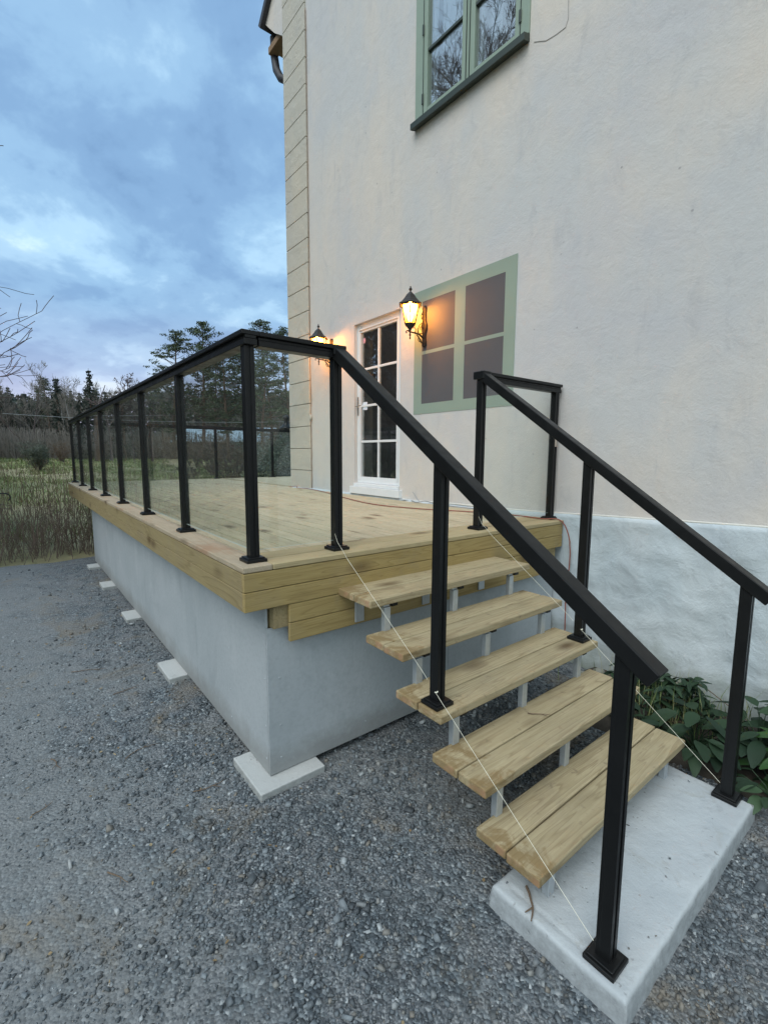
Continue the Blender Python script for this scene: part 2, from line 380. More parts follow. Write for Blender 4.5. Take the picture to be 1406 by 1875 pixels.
def amber():
    m, t, b = newmat('amber_glass'); t.nodes.remove(b); out = t.nodes['Material Output']
    tr = N(t, 'ShaderNodeBsdfTransparent'); tr.inputs[0].default_value = (1, .62, .20, 1)
    tl = N(t, 'ShaderNodeBsdfTranslucent'); tl.inputs[0].default_value = (1, .52, .10, 1)
    mx = N(t, 'ShaderNodeMixShader'); mx.inputs[0].default_value = .42
    t.links.new(tr.outputs[0], mx.inputs[1]); t.links.new(tl.outputs[0], mx.inputs[2]); t.links.new(mx.outputs[0], out.inputs[0]); return m
M['amber'] = amber()
def emis(name, col, st):
    m, t, b = newmat(name); b.inputs['Base Color'].default_value = (1, .9, .7, 1)
    b.inputs['Emission Color'].default_value = (*col, 1); b.inputs['Emission Strength'].default_value = st
    t.links.new(mix_(t, noise_(t, gpos(t), 30), tuple(c*.95 for c in col), col), b.inputs['Emission Color']); return m
M['bulb'] = emis('lit_bulb', (1, .82, .48), 16)

def foliage(name, c0, c1, c2, rough=.7, trans=.15, sc=1.3):
    m, t, b = newmat(name); g = gpos(t)
    isl = t.nodes.new('ShaderNodeNewGeometry').outputs['Random Per Island']
    c = ramp_(t, isl, [(0, c0), (.5, c1), (1, c2)])
    c = mix_(t, ramp_(t, noise_(t, g, sc, 3), [(.35, 0), (.65, .5)]), c, tuple(x*.55 for x in c0))
    t.links.new(c, b.inputs['Base Color']); b.inputs['Roughness'].default_value = rough; b.inputs['Specular IOR Level'].default_value = .3
    return m
M['pineleaf'] = foliage('pine_needles', (.045, .068, .035), (.075, .10, .052), (.12, .145, .075))
M['spruceleaf'] = foliage('spruce_needles', (.055, .068, .056), (.078, .094, .074), (.11, .125, .10), sc=.4)
M['greybush'] = foliage('grey_green_bush_leaves', (.08, .10, .075), (.13, .15, .11), (.19, .20, .15))
M['grass'] = foliage('field_grass', (.13, .19, .06), (.21, .27, .095), (.44, .40, .22), sc=.35)
M['leafdark'] = foliage('dark_garden_leaves', (.016, .036, .020), (.028, .06, .028), (.05, .095, .045), .6, sc=3)
M['leafbright'] = foliage('bright_garden_leaves', (.025, .075, .018), (.04, .105, .025), (.07, .145, .04), .42, sc=3)
M['leafyellow'] = foliage('yellow_green_leaves', (.20, .24, .04), (.28, .30, .07), (.34, .36, .10), .5, sc=3)
M['leafdry'] = foliage('dry_leaves', (.20, .13, .06), (.30, .22, .12), (.42, .35, .22), .8, sc=3)

def gravelmat():
    m, t, b = newmat('crushed_gravel'); g = gpos(t)
    v1 = t.nodes.new('ShaderNodeTexVoronoi'); v1.inputs['Scale'].default_value = 75; t.links.new(g, v1.inputs['Vector'])
    v2 = t.nodes.new('ShaderNodeTexVoronoi'); v2.inputs['Scale'].default_value = 140; t.links.new(g, v2.inputs['Vector'])
    sep = t.nodes.new('ShaderNodeSeparateColor'); t.links.new(v1.outputs['Color'], sep.inputs[0])
    st = ramp_(t, sep.outputs[0], [(0, (.030, .038, .044)), (.35, (.070, .086, .098)), (.7, (.140, .168, .187)), (.92, (.25, .285, .30)), (1, (.42, .45, .46))])
    sep2 = t.nodes.new('ShaderNodeSeparateColor'); t.links.new(v2.outputs['Color'], sep2.inputs[0])
    st2 = ramp_(t, sep2.outputs[0], [(0, (.08, .088, .095)), (.6, (.18, .19, .20)), (1, (.36, .37, .37))])
    c = mix_(t, ramp_(t, noise_(t, g, 6, 4, .6), [(.4, 0), (.6, .8)]), st, st2)
    # sandy compacted fines and brown patches
    sy = t.nodes.new('ShaderNodeSeparateXYZ'); t.links.new(g, sy.inputs[0])
    trk = math_(t, 'SUBTRACT', 1.0, math_(t, 'ABSOLUTE', math_(t, 'MULTIPLY', math_(t, 'ADD', sy.outputs[1], .95), 1.15)), clamp=True)
    pf = ramp_(t, math_(t, 'ADD', noise_(t, g, 1.15, 6, .66, .5), math_(t, 'MULTIPLY', trk, .22)), [(.48, 0), (.68, .58)])
    c = mix_(t, pf, c, mix_(t, noise_(t, g, 90, 4, .7), (.145, .155, .158), (.28, .29, .285)))
    br = ramp_(t, noise_(t, map_(t, g, loc=(3.1, 8.4, 0)), 1.7, 6, .68, .7), [(.55, 0), (.68, .6)])
    c = mix_(t, br, c, mix_(t, noise_(t, g, 60, 5, .7), (.14, .12, .09), (.28, .24, .185)))
    t.links.new(c, b.inputs['Base Color']); b.inputs['Roughness'].default_value = .85
    hh = math_(t, 'SUBTRACT', 1, v1.outputs['Distance'])
    inv = math_(t, 'SUBTRACT', 1.0, math_(t, 'MULTIPLY', pf, .75))
    n_ = bump(t, b, math_(t, 'MULTIPLY', hh, inv), .9, .012)
    n_ = bump(t, b, noise_(t, g, 110, 4, .7), .5, .006, n_); return m
M['gravel'] = gravelmat()
def stonemat():
    m, t, b = newmat('gravel_stones'); g = gpos(t)
    isl = t.nodes.new('ShaderNodeNewGeometry').outputs['Random Per Island']
    c = ramp_(t, isl, [(0, (.036, .045, .052)), (.3, (.072, .088, .098)), (.6, (.125, .148, .165)), (.84, (.20, .23, .248)), (.92, (.18, .16, .13)), (.96, (.29, .32, .33)), (1, (.46, .49, .50))])
    c = mix_(t, ramp_(t, noise_(t, g, 320, 3), [(.4, 0), (.7, .3)]), c, (.26, .27, .28))
    c = mix_(t, ramp_(t, noise_(t, map_(t, g, loc=(3.1, 8.4, 0)), 1.7, 6, .68, .7), [(.53, 0), (.64, .65)]), c, (.22, .185, .14))
    t.links.new(c, b.inputs['Base Color']); b.inputs['Roughness'].default_value = .7; return m
M['stones'] = stonemat()
def meadowmat():
    m, t, b = newmat('meadow_ground'); g = gpos(t)
    a = noise_(t, map_(t, g, scale=(.35, 1, 1)), .22, 6, .65, .5)
    c = ramp_(t, a, [(.30, (.13, .165, .06)), (.45, (.23, .24, .10)), (.55, (.38, .34, .18)), (.70, (.50, .44, .27))])
    c = mix_(t, ramp_(t, noise_(t, g, 2.5, 6, .7, .5), [(.42, 0), (.72, .6)]), c, (.14, .12, .075))
    t.links.new(c, b.inputs['Base Color']); b.inputs['Roughness'].default_value = .95
    bump(t, b, noise_(t, g, 3, 6, .7), .9, .25); return m
M['meadow'] = meadowmat()
M['soil'] = simple('garden_soil', (.065, .055, .042), .95, 0, .5, 25, .8, 60)

# ------------------------------------------------------------------ ground
GZ = -1.185
def gz(x, y): return GZ-.006*max(0, min(1, x))
def grid(name, x0, x1, y0, y1, nx, ny, fz, mat, smooth=True):
    xs = np.linspace(x0, x1, nx) if not hasattr(x0, '__len__') else np.array(x0); ys = np.linspace(y0, y1, ny) if not hasattr(y0, '__len__') else np.array(y0)
    nx, ny = len(xs), len(ys)
    V = np.array([(x, y, fz(x, y)) for x in xs for y in ys])
    i, j = np.meshgrid(np.arange(nx-1), np.arange(ny-1), indexing='ij'); a = (i*ny+j).ravel()
    F = np.stack([a, a+ny, a+ny+1, a+1], 1)
    return link(name, big_mesh(name, V, F, mat, smooth=smooth))
def terr(x, y):
    d = math.hypot(x, y)
    z = -1.215
    if d > 9: z += (min(d, 130)-9)*.0238
    z += .10*mnoise.noise((x*.16, y*.16, 0))*min(1, max(0, (d-8.5)/6))
    if d > 150: z += (d-150)*.004
    return z
gx = np.concatenate([-np.geomspace(600, 12, 60), np.linspace(-11.5, 12, 50), np.geomspace(13, 300, 25)])
gy = np.concatenate([-np.geomspace(300, 12, 40), np.linspace(-11.5, 12, 50), np.geomspace(13, 400, 40)])
tag(grid('meadow', gx, 0, gy, 0, 0, 0, terr, M['meadow']), kind='structure')
def yard(x, y):
    e = -7.25+.16*mnoise.noise((0, y*1.3, 2))+.05*y*0
    f = min(1, max(0, (x-e)/.35))
    return gz(x, y)-.06*(1-f)+f*(.010*mnoise.noise((x*1.1, y*1.1, 0))+.006*mnoise.noise((x*4, y*4, 3)))
yx = np.concatenate([np.linspace(-7.5, 3, 210), np.linspace(3.2, 9, 25)]); yy = np.concatenate([np.linspace(-12, -2.6, 60), np.linspace(-2.5, 2.0, 110), np.linspace(2.1, 6, 20)])
tag(grid('gravel_yard', yx, 0, yy, 0, 0, 0, yard, M['gravel']), kind='structure')

# loose stones (near the camera, thinning out with distance)
def stones():
    n = 360000
    x = rng.uniform(-6.5, 3.6, n); y = rng.uniform(-4.2, 2.6, n)
    d = np.hypot(x-CAM.x, y-CAM.y)
    nz = np.array([mnoise.noise((a*.9, b_*.9, 5)) for a, b_ in zip(x, y)])
    dens = np.clip(1.25-d/4.6, .04, 1)*np.clip(.62+1.6*nz+.30*np.clip(x+.2, -1, 1), .12, 1)
    trk = np.clip(1-np.abs((y+.95)*1.15), 0, 1); dens *= 1-.25*trk
    br_ = np.array([mnoise.noise((a*1.7+5, b_*1.7+14, .3)) for a, b_ in zip(x, y)]); dens *= np.where(br_ > .18, .35, 1)
    hid = (x < -.3) & (y > .5)
    keep = (rng.random(n) < dens) & ~hid & ~((x > 1.06) & (x < 1.6) & (y > .5) & (y < 1.85)) & (d > .3)
    keep &= ~((y > 2.0) & (x > .3))
    x, y, d = x[keep], y[keep], d[keep]; n = len(x)
    s = (1-.35*trk[keep])*rng.lognormal(math.log(.0040), .45, n).clip(.0022, .016)*np.clip(.75+.16*d, .9, 1.5)
    z = np.array([yard(a, b_) for a, b_ in zip(x, y)])+s*.35
    ns_ = 18; pick = rng.integers(0, n, ns_); x[pick] = rng.uniform(1.1, 1.55, ns_); y[pick] = rng.uniform(.55, 1.8, ns_); s[pick] = rng.uniform(.0015, .0045, ns_); z[pick] = -1.1085+s[pick]*.5
    base = np.array([(i, j, k) for i in (-1, 1) for j in (-1, 1) for k in (-1, 1)], float)
    V = base[None]*(1+rng.uniform(-.42, .25, (n, 8, 3)))*np.stack([s*rng.uniform(.8, 1.5, n), s*rng.uniform(.6, 1.1, n), s*rng.uniform(.4, .85, n)], 1)[:, None, :]
    q = rng.normal(size=(n, 4)); q[:, 1:3] *= .45; q /= np.linalg.norm(q, axis=1)[:, None]; w, a, b_, c = q.T
    Rm = np.stack([1-2*(b_*b_+c*c), 2*(a*b_-c*w), 2*(a*c+b_*w), 2*(a*b_+c*w), 1-2*(a*a+c*c), 2*(b_*c-a*w), 2*(a*c-b_*w), 2*(b_*c+a*w), 1-2*(a*a+b_*b_)], 1).reshape(n, 3, 3)
    V = np.einsum('nij,nkj->nki', Rm, V)+np.stack([x, y, z], 1)[:, None]
    fb = np.array([(0, 1, 3, 2), (4, 6, 7, 5), (0, 4, 5, 1), (2, 3, 7, 6), (0, 2, 6, 4), (1, 5, 7, 3)])
    F = (fb[None]+(np.arange(n)*8)[:, None, None]).reshape(-1, 4)
    tag(link('loose_gravel', big_mesh('loose_gravel', V.reshape(-1, 3), F, M['stones'])), 'loose crushed grey stones lying over the gravel yard', 'gravel', kind='stuff')
stones()

# bed of soil by the house
bed = grid('soil_bed', np.linspace(.25, 5, 60), 0, np.linspace(1.95, 2.78, 16), 0, 0, 0, lambda x, y: GZ+.012+.035*math.sin(min(1, (y-1.95)/.3)*1.57)+.02*mnoise.noise((x*6, y*6, 1))-.06*(x < .3)-.05*(y < 1.97), M['soil'])
tag(bed, kind='structure')

# ------------------------------------------------------------------ house
WY = 2.767; HX = -4.79; HR = 9.0; ZT = 9.2
house = thing('plastered_house', (HX, WY, GZ), 'tall cream plastered house with grooved corner strip and pale blue plinth beside the deck', 'house')
DX0, DX1, DZ0, DZ1 = -3.06, -2.14, .02, 2.17       # door opening
UX0, UX1, UZ0, UZ1 = -1.90, -.565, 3.95, 5.70      # upper window opening
def eave(x):   # underside line of gable at left: wall flares out under the verge
    return None
wb = MB()
xs = [HX, DX0, DX1, UX0, UX1, HR]; zs = [GZ-.3, DZ0, DZ1, UZ0, UZ1, 6.55]
for i in range(5):
    for j in range(5):
        if i == 1 and j == 1: continue
        if i == 3 and j == 3: continue
        wb.add([(xs[i], WY, zs[j]), (xs[i+1], WY, zs[j]), (xs[i+1], WY, zs[j+1]), (xs[i], WY, zs[j+1])], [(0, 1, 2, 3)])
def reveal(x0, x1, z0, z1, d):
    for a, b_ in (((x0, z0), (x0, z1)), ((x0, z1), (x1, z1)), ((x1, z1), (x1, z0)), ((x1, z0), (x0, z0))):
        wb.add([(a[0], WY, a[1]), (b_[0], WY, b_[1]), (b_[0], WY+d, b_[1]), (a[0], WY+d, a[1])], [(0, 1, 2, 3)])
reveal(DX0, DX1, DZ0, DZ1, .30); reveal(UX0, UX1, UZ0, UZ1, .25)
# gable above with flare to the left, following the verge
wb.add([(HX, WY, 6.55), (HR, WY, 6.55), (HR, WY, 14), (2.2, WY, 14.0), (-5.42, WY, 7.10), (-5.12, WY, 6.80)], [(0, 1, 2, 3, 4, 5)])
wb.add([(HX, WY, GZ-.3), (HX, WY+9, GZ-.3), (HX, WY+9, 6.9), (HX, WY, 6.9)], [(0, 1, 2, 3)])
wb.add([(HX, WY, 6.55), (-5.12, WY, 6.80), (-5.12, WY+.3, 6.80), (HX, WY+.3, 6.55)], [(0, 1, 2, 3)])
wb.add([(-5.12, WY, 6.80), (-5.42, WY, 7.10), (-5.42, WY+.3, 7.10), (-5.12, WY+.3, 6.80)], [(0, 1, 2, 3)])
wb.add([(HR, WY, GZ-.3), (HR, WY+9, GZ-.3), (HR, WY+9, 14), (HR, WY, 14)], [(0, 1, 2, 3)])
wall = wb.build('wall', M['plaster'], house, fix=False)
# quoin strip: blocks standing 25 mm proud with open grooves between
q = MB(); q0, qs = .2845, .3311
zz = [-.45]+[q0+k*qs for k in range(-1, 26)]
for a, b_ in zip(zz[:-1], zz[1:]):
    a2, b2 = a+.0042, min(b_-.0042, 8.6)
    if a2 < b2: q.box(HX-.028, -4.18, WY-.028, WY+.04, a2, b2)
    if b2 < 6.4: q.box(HX-.028, HX+.02, WY+.045, WY+.6, a2, b2)
q.build('quoin', M['quoin'], house, bevel=.006)
qb = MB().box(HX-.010, -4.19, WY-.008, WY+.3, -.45, 6.5); qb.box(HX+.01, -4.19, WY-.008, WY+.3, 6.5, 8.6); qb.build('quoin_backing', M['groove'], house)
# roof verge, soffit, gutter
rf = MB()
for (o0, o1, th) in ((-.10, 9.3, .05),):
    sl_ = (14.0-7.10)/(2.2+5.42)
    a = (-5.47, 7.05); b_ = (2.4, 7.05+sl_*7.87)
    nx_, nz_ = -sl_/math.hypot(1, sl_), 1/math.hypot(1, sl_)
    rf.prism([a, b_, (b_[0]+nx_*.09, b_[1]+nz_*.09), (a[0]+nx_*.09, a[1]+nz_*.09)], 'y', WY-.07, WY+9)
roof = rf.build('roof', M['roofdark'], house)
sf = MB(); sf.box(-5.42, HX-.03, WY+.035, WY+.18, 6.70, 6.80); sf.box(-5.7, HX-.03, WY+.26, WY+8.5, 7.0, 7.1); sf.build('soffit', M['soffit'], house, bevel=.01)
gt = MB()
gt.tube([(-5.44, WY+.14, 7.0), (-5.42, WY+.14, 6.72), (-5.36, WY+.14, 6.50), (-5.24, WY+.15, 6.32), (-5.10, WY+.18, 6.22), (HX-.09, WY+.5, 6.10), (HX-.09, WY+.5, 1.0)], [.055, .06, .06, .058, .055, .05, .05], 12)
gt.build('downpipe', M['roofdark'], house, smooth=True)
# plinth: lumpy lime-washed base, 25 mm proud
def plinth_top(x): return .052+.0365*x if x > -1 else .052-.0365
PX = np.concatenate([np.linspace(-4.75, -.2, 40), np.linspace(-.1, 3.2, 150), np.linspace(3.3, HR, 30)]); nzp = 50
V = []
for x in PX:
    for k in range(nzp):
        zt = plinth_top(x); z = GZ-.3+(zt-(GZ-.3))*k/(nzp-2) if k < nzp-1 else zt
        bumpy = .020*mnoise.noise((x*2.3, 0, z*3.2))+.010*mnoise.noise((x*6, 3, z*9))+.005*mnoise.noise((x*17, 3, z*23))
        yv = WY-.034+bumpy*(1 if k < nzp-2 else .5)
        V.append((x, yv if k < nzp-1 else WY+.01, z+.002*(k == nzp-1)))
V = np.array(V)-np.array(house['_o'])
i, j = np.meshgrid(np.arange(len(PX)-1), np.arange(nzp-1), indexing='ij'); a = (i*nzp+j).ravel()
F = np.stack([a, a+nzp, a+nzp+1, a+1], 1)
link('plinth', big_mesh('plinth', V, F, M['plinth'], smooth=True), house)
# patch line in the plaster
MB().tube([(-.50, WY-.001, 3.86), (-.44, WY-.001, 3.83), (-.39, WY-.001, 3.802), (-.30, WY-.001, 3.79), (-.22, WY-.001, 3.79), (-.20, WY-.001, 3.84), (-.205, WY-.001, 3.95), (-.21, WY-.001, 4.2)], .0032, 6).build('plaster_crack', M['crack'], house)
# ---- door
dr = bpy.data.objects.new('door', None)
def part_empty(name, parent, loc):
    o = bpy.data.objects.new(name, None); COL.objects.link(o); o.parent = parent
    po = Vector(parent['_o']); o.location = Vector(loc)-po; o['_o'] = tuple(loc); return o
fy = WY+.045
D = MB()
GX0, GX1, GZ0, GZ1 = -2.985, -2.262, .24, 2.065
D.box(DX0, GX0, fy, fy+.06, .16, DZ1); D.box(GX1, DX1, fy, fy+.06, .16, DZ1)
D.box(GX0, GX1, fy+.002, fy+.06, GZ1, DZ1); D.box(GX0, GX1, fy+.002, fy+.06, .16, GZ0)
# raised sash edge
D.box(-3.015, -3.000, fy-.012, fy, .20, 2.105); D.box(-2.235, -2.222, fy-.012, fy, .20, 2.105); D.box(-3.000, -2.235, fy-.012, fy, 2.092, 2.105)
door = D.build('door', M['white'], house, bevel=.004)
md = MB(); mxm = (GX0+GX1)/2
md.box(mxm-.014, mxm+.014, fy+.010, fy+.04, GZ0, GZ1)
for k in (1, 2, 3):
    z = GZ0+(GZ1-GZ0)*k/4
    md.box(GX0, mxm-.0145, fy+.012, fy+.038, z-.014, z+.014); md.box(mxm+.0145, GX1, fy+.012, fy+.038, z-.014, z+.014)
md.build('glazing_bar', M['white'], door, bevel=.003)
for sx in (0, 1):
    for k in range(4):
        x0 = (GX0, mxm)[sx]; x1 = (mxm, GX1)[sx]; z0 = GZ0+(GZ1-GZ0)*k/4; z1 = GZ0+(GZ1-GZ0)*(k+1)/4
        MB().box(x0-.004, x1+.004, fy+.024, fy+.030, z0, z1).build('pane', M['winglass'], door, fix=True)
hd = MB(); hd.box(-3.027, -3.003, fy-.020, fy-.012, 1.03, 1.27); hd.tube([(-3.015, fy-.02, 1.15), (-3.015, fy-.055, 1.15), (-2.90, fy-.058, 1.15)], .008, 8)
hd.build('handle', M['brass'], door, bevel=.002)
st = MB(); st.lathe([(.026, 0), (.026, .002)], (0, 0, 0), 24)
st.v = [(-2.93+v[0], fy+.021-v[2], 1.965+v[1]*1.35) for v in st.v]; st.build('sticker', M['pink'], door)
MB().box(-2.955, -2.865, fy+.018, fy+.021, 1.10, 1.20).build('sticker', M['tagw'], door)
th = MB(); th.box(-3.10, -2.09, WY-.055, WY+.10, .022, .115); th.box(DX0+.005, DX1-.005, WY-.02, WY+.10, .117, .158); th.build('threshold', M['white'], door, bevel=.004)
# rooms behind the glass
def room(x0, x1, z0, z1, d, name, mat, parent):
    r = MB(); y0 = WY+.31; y1 = WY+d
    r.add([(x0, y0, z0), (x1, y0, z0), (x1, y0, z1), (x0, y0, z1), (x0, y1, z0), (x1, y1, z0), (x1, y1, z1), (x0, y1, z1)],
          [(4, 5, 6, 7), (0, 4, 7, 3), (1, 2, 6, 5), (3, 7, 6, 2), (0, 1, 5, 4)]); return r.build(name, mat, parent, fix=False)
room(-4.0, -1.6, 0, 2.5, 2.6, 'room', M['room'], house)
room(-2.4, -.1, 3.5, 6.0, 2.4, 'room', M['room'], house)
# ---- upper window
wy = WY+.012
Wn = MB(); ux = [(-1.745, -1.282), (-1.130, -.685)]; UG0, UG1 = 4.02, 5.60
Wn.box(UX0-.02, ux[0][0], wy-.03, wy+.05, UZ0-.0, UZ1); Wn.box(ux[1][1], UX1+.02, wy-.03, wy+.05, UZ0, UZ1)
Wn.box(ux[0][1], ux[1][0], wy-.028, wy+.05, UZ0, UZ1)
for a, b_ in ux: Wn.box(a, b_, wy-.026, wy+.05, UZ0, UG0); Wn.box(a, b_, wy-.026, wy+.05, UG1, UZ1)
win = Wn.build('window', M['green'], house, bevel=.004)
lines = MB()
for x in (-1.80, -.63, -1.225, -1.185): lines.box(x-.004, x+.004, wy-.034, wy-.029, UZ0+.02, UZ1)
lines.build('sash_joint', M['sill'], win)
for x in (-1.80, -.63):
    for z in (4.12, 4.75, 5.4): MB().box(x-.012, x+.012, wy-.042, wy-.0345, z-.05, z+.05).build('hinge', M['sill'], win, bevel=.003)
for a, b_ in ux:
    for z in (4.548, 5.08): MB().box(a, b_, wy-.02, wy+.01, z-.012, z+.012).build('glazing_bar', M['sill'], win)
inn = MB()
for a, b_ in ux: inn.box(a, a+.03, wy+.055, wy+.09, UG0, UG1); inn.box(b_-.03, b_, wy+.055, wy+.09, UG0, UG1); inn.box(a+.03, b_-.03, wy+.055, wy+.09, UG0, UG0+.03)
inn.build('inner_frame', M['white'], win)
for a, b_ in ux:
    zl = [UG0, 4.548, 5.08, UG1]
    for k in range(3): MB().box(a, b_, wy+.002, wy+.006, zl[k], zl[k+1]).build('pane', M['oldglass'], win)
cu = MB()
for (a, b_, zb) in ((-1.72, -1.32, 4.60), (-1.10, -.98, 4.3)):
    n = 26
    for k in range(n):
        xa = a+(b_-a)*k/n; xb = a+(b_-a)*(k+1)/n
        ya = wy+.16+.012*math.sin(k*1.3); yb = wy+.16+.012*math.sin((k+1)*1.3)
        cu.add([(xa, ya, zb), (xb, yb, zb), (xb, yb, 5.6), (xa, ya, 5.6)], [(0, 1, 2, 3)])
cu.build('curtain', M['curtain'], win, fix=False)
sl_ = MB(); sl_.prism([(WY-.075, UZ0-.020), (WY+.01, UZ0-.001), (WY+.01, UZ0-.055), (WY-.055, UZ0-.075), (WY-.075, UZ0-.075)], 'x', UX0-.03, UX1+.02); sl_.build('sill', M['sill'], win)
# ---- painted blind window
bw = MB(); BX0, BX1, BZ0, BZ1 = -1.905, -.580, .975, 2.268
cols = [(-1.780, -1.308), (-1.172, -.703)]; rows = [(1.082, 1.602), (1.636, 2.150)]
xs = [BX0, cols[0][0], cols[0][1], cols[1][0], cols[1][1], BX1]; zs = [BZ0, rows[0][0], rows[0][1], rows[1][0], rows[1][1], BZ1]
for i in range(5):
    for j in range(5):
        if i in (1, 3) and j in (1, 3): continue
        bw.box(xs[i], xs[i+1], WY-.004, WY+.01, zs[j], zs[j+1])
blind = bw.build('blind_window', M['greenflat'], house)
for a, b_ in cols:
    for c, d in rows: MB().box(a, b_, WY-.003, WY+.01, c, d).build('painted_pane', M['darkpane'], blind)

# ------------------------------------------------------------------ deck
deck = thing('timber_deck', (-4, 1.4, GZ), 'raised pale timber deck with yellow pine edge boards over a grey cement board skirt', 'deck')
XB = -8.17; YB = 5.6
db = MB(); y = .155; k = 0
while y < YB:
    y1 = min(y+.1125, YB)
    x1 = -.292 if y < WY-.12 else -4.83
    if WY-.12 <= y < WY-.01: y1 = WY-.012; x1 = -.292
    cuts = [XB+.15]+sorted(random.uniform(-7.5, -1.2) for _ in range(2))+[x1]
    cuts = [c for c in cuts if c <= x1]
    if len(cuts) < 2 or cuts[-1] != x1: cuts.append(x1)
    for a, b_ in zip(cuts[:-1], cuts[1:]):
        if b_-a > .3: db.box(a+.001, b_-.001, y, y1, -.028, -.0005*(k % 3))
    y += .123; k += 1
db.build('deck_boards', M['deck'], deck, bevel=.003, segs=1)
for a, b_ in ((XB, -4.4), (-4.398, -.001)): MB().box(a, b_, 0, .150, -.028, .001).build('edge_cap', M['cap_x'], deck, bevel=.004, segs=1)
for q_ in ((-.141, 0, .152, WY-.04), (-.288, -.146, .152, WY-.012), (XB, XB+.145, .152, YB)): MB().box(*q_, -.028, .001).build('edge_cap', M['cap_y'], deck, bevel=.004, segs=1)
for (z0, z1, js) in ((-.122, -.031, (-7.0, -5.9, -4.7, -3.6, -2.55, -1.9, -1.35, -.85)), (-.218, -.125, (-6.4, -4.4, -2.2))):
    xx = [XB]+list(js)+[-.028]
    for a, b_ in zip(xx[:-1], xx[1:]): MB().box(a+.0008, b_-.0008, .002, .028, z0, z1).build('fascia_board', M['fascia_x'], deck, bevel=.002, segs=1)
for q_ in ((-.026, -.002, .002, WY-.05, -.1205, -.031), (-.026, -.002, .002, WY-.05, -.218, -.1235), (-.026, -.004, .235, WY-.30, -.317, -.221), (-.026, -.004, .235, WY-.30, -.416, -.320), (XB, XB+.026, .03, YB, -.218, -.031)):
    MB().box(*q_).build('fascia_board', M['fascia_y'], deck, bevel=.003, segs=1)
bm_ = MB(); bm_.box(-.078, -.030, .160, WY-.1, -.34, -.221)
for y in np.arange(.3, WY, .6): bm_.box(-8.0, -.08, y, y+.045, -.215, -.03)
bm_.box(-.124, -.080, .175, 2.6, -.34, -.219)
bm_.build('joist', M['fascia_x'], deck)
PXo, PYo, PZB = -.060, .136, -1.140
sk = MB()
cuts = [-6.38, -4.85, -3.65, -2.45, -1.25, PXo]
for a, b_ in zip(cuts[:-1], cuts[1:]): sk.box(a+.0006, b_-.0014 if b_ != PXo else b_-.0155, PYo, PYo+.012, PZB, -.222)
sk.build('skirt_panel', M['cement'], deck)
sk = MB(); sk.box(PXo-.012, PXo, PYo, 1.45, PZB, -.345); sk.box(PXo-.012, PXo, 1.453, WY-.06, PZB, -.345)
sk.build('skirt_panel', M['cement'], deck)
for z in (-1.06, -.88, -.62, -.38):
    for x in (-.10, -.6): sc_ = MB().lathe([(.006, 0), (.005, .002)], (0, 0, 0), 8); sc_.v = [(x+v[0], PYo-v[2], z+v[1]) for v in sc_.v]; sc_.build('screw', M['steel'], deck)
    for y_ in (.20, .75): sc_ = MB().lathe([(.006, 0), (.005, .002)], (0, 0, 0), 8); sc_.v = [(PXo+v[2], y_+v[0], z+v[1]) for v in sc_.v]; sc_.build('screw', M['steel'], deck)
for x in (-.15, -1.7, -3.25, -4.75, -5.95): MB().box(x-.05, x+.05, PYo+.02, PYo+.12, -1.145, -.22).build('leg', M['fascia_x'], deck)
# pavers under the skirt
pv_spec = [(-.335, .035, .040, .410, 'pale square paving slab under the near corner of the deck skirt'),
           (-1.885, -1.525, .005, .365, 'paving slab jutting out under the skirt, second from the near corner'),
           (-3.44, -3.13, .005, .36, 'paving slab jutting out under the skirt, third from the near corner'),
           (-4.92, -4.61, -.002, .35, 'paving slab jutting out under the skirt, second from the far end'),
           (-6.17, -5.90, -.002, .35, 'small paving slab under the far end of the grey skirt')]
for x0, x1, y0, y1, lb in pv_spec:
    p = MB(); p.box(x0, x1, y0, y1, GZ-.02, -1.1455)
    o = p.build('paving_slab', M['paver'], None, origin=((x0+x1)/2, (y0+y1)/2, GZ), bevel=.006); tag(o, lb, 'paving slab', 'paving slabs carrying the deck')

# ------------------------------------------------------------------ stairs
stair = thing('outdoor_stairs', (.7, 1.2, GZ), 'open outdoor stairs of five pine treads on steel carriers', 'stairs')
X1, RUN, RISE, TH = .2835, .2462, .18827, .040; S0, S1 = .5287, 1.8518
for k in range(1, 6):
    xf = X1+(k-1)*RUN; z = -k*RISE; xb = xf-.2926
    t_ = MB(); j0 = random.uniform(-.006, .006); j1 = random.uniform(-.008, .008)
    s1b = S1; s1f = S1+j1
    t_.box(xb, xb+.143, S0+j0, s1b, z-TH, z); t_.box(xb+.149, xf, S0, s1f, z-TH, z-.0006)
    tr = t_.build('tread', M['tread'], stair, bevel=.006)
# steel saw-tooth carriers under the treads
for yc in (.66, 1.17, 1.70):
    s_ = MB()
    for k in range(1, 6):
        xf = X1+(k-1)*RUN; z = -k*RISE-TH-.001; xb = xf-.2926
        s_.box(xb+.055, xf-.035, yc-.02, yc+.02, z-.022, z)                    # flat under the tread
        zb = z-RISE+.018 if k < 5 else -1.1079
        s_.box(xf-.058, xf-.028, yc-.02, yc+.02, zb, z-.0225)                    # riser to the carrier below
    s_.box(-.028, X1-.235, yc-.02, yc+.02, -RISE-TH-.023, -RISE-TH-.001); s_.box(-.002, .010, yc-.03, yc+.03, -.40, -.232)
    s_.build('stringer', M['steel'], stair, bevel=.003)
for yc in (.66, 1.17, 1.70):
    for k in range(1, 6):
        xf = X1+(k-1)*RUN; z = -k*RISE-TH-.001
        MB().box(xf-.062, xf-.020, yc+.022, yc+.062, z-.022, z-.002).build('end_plug', M['black'], stair, bevel=.002)

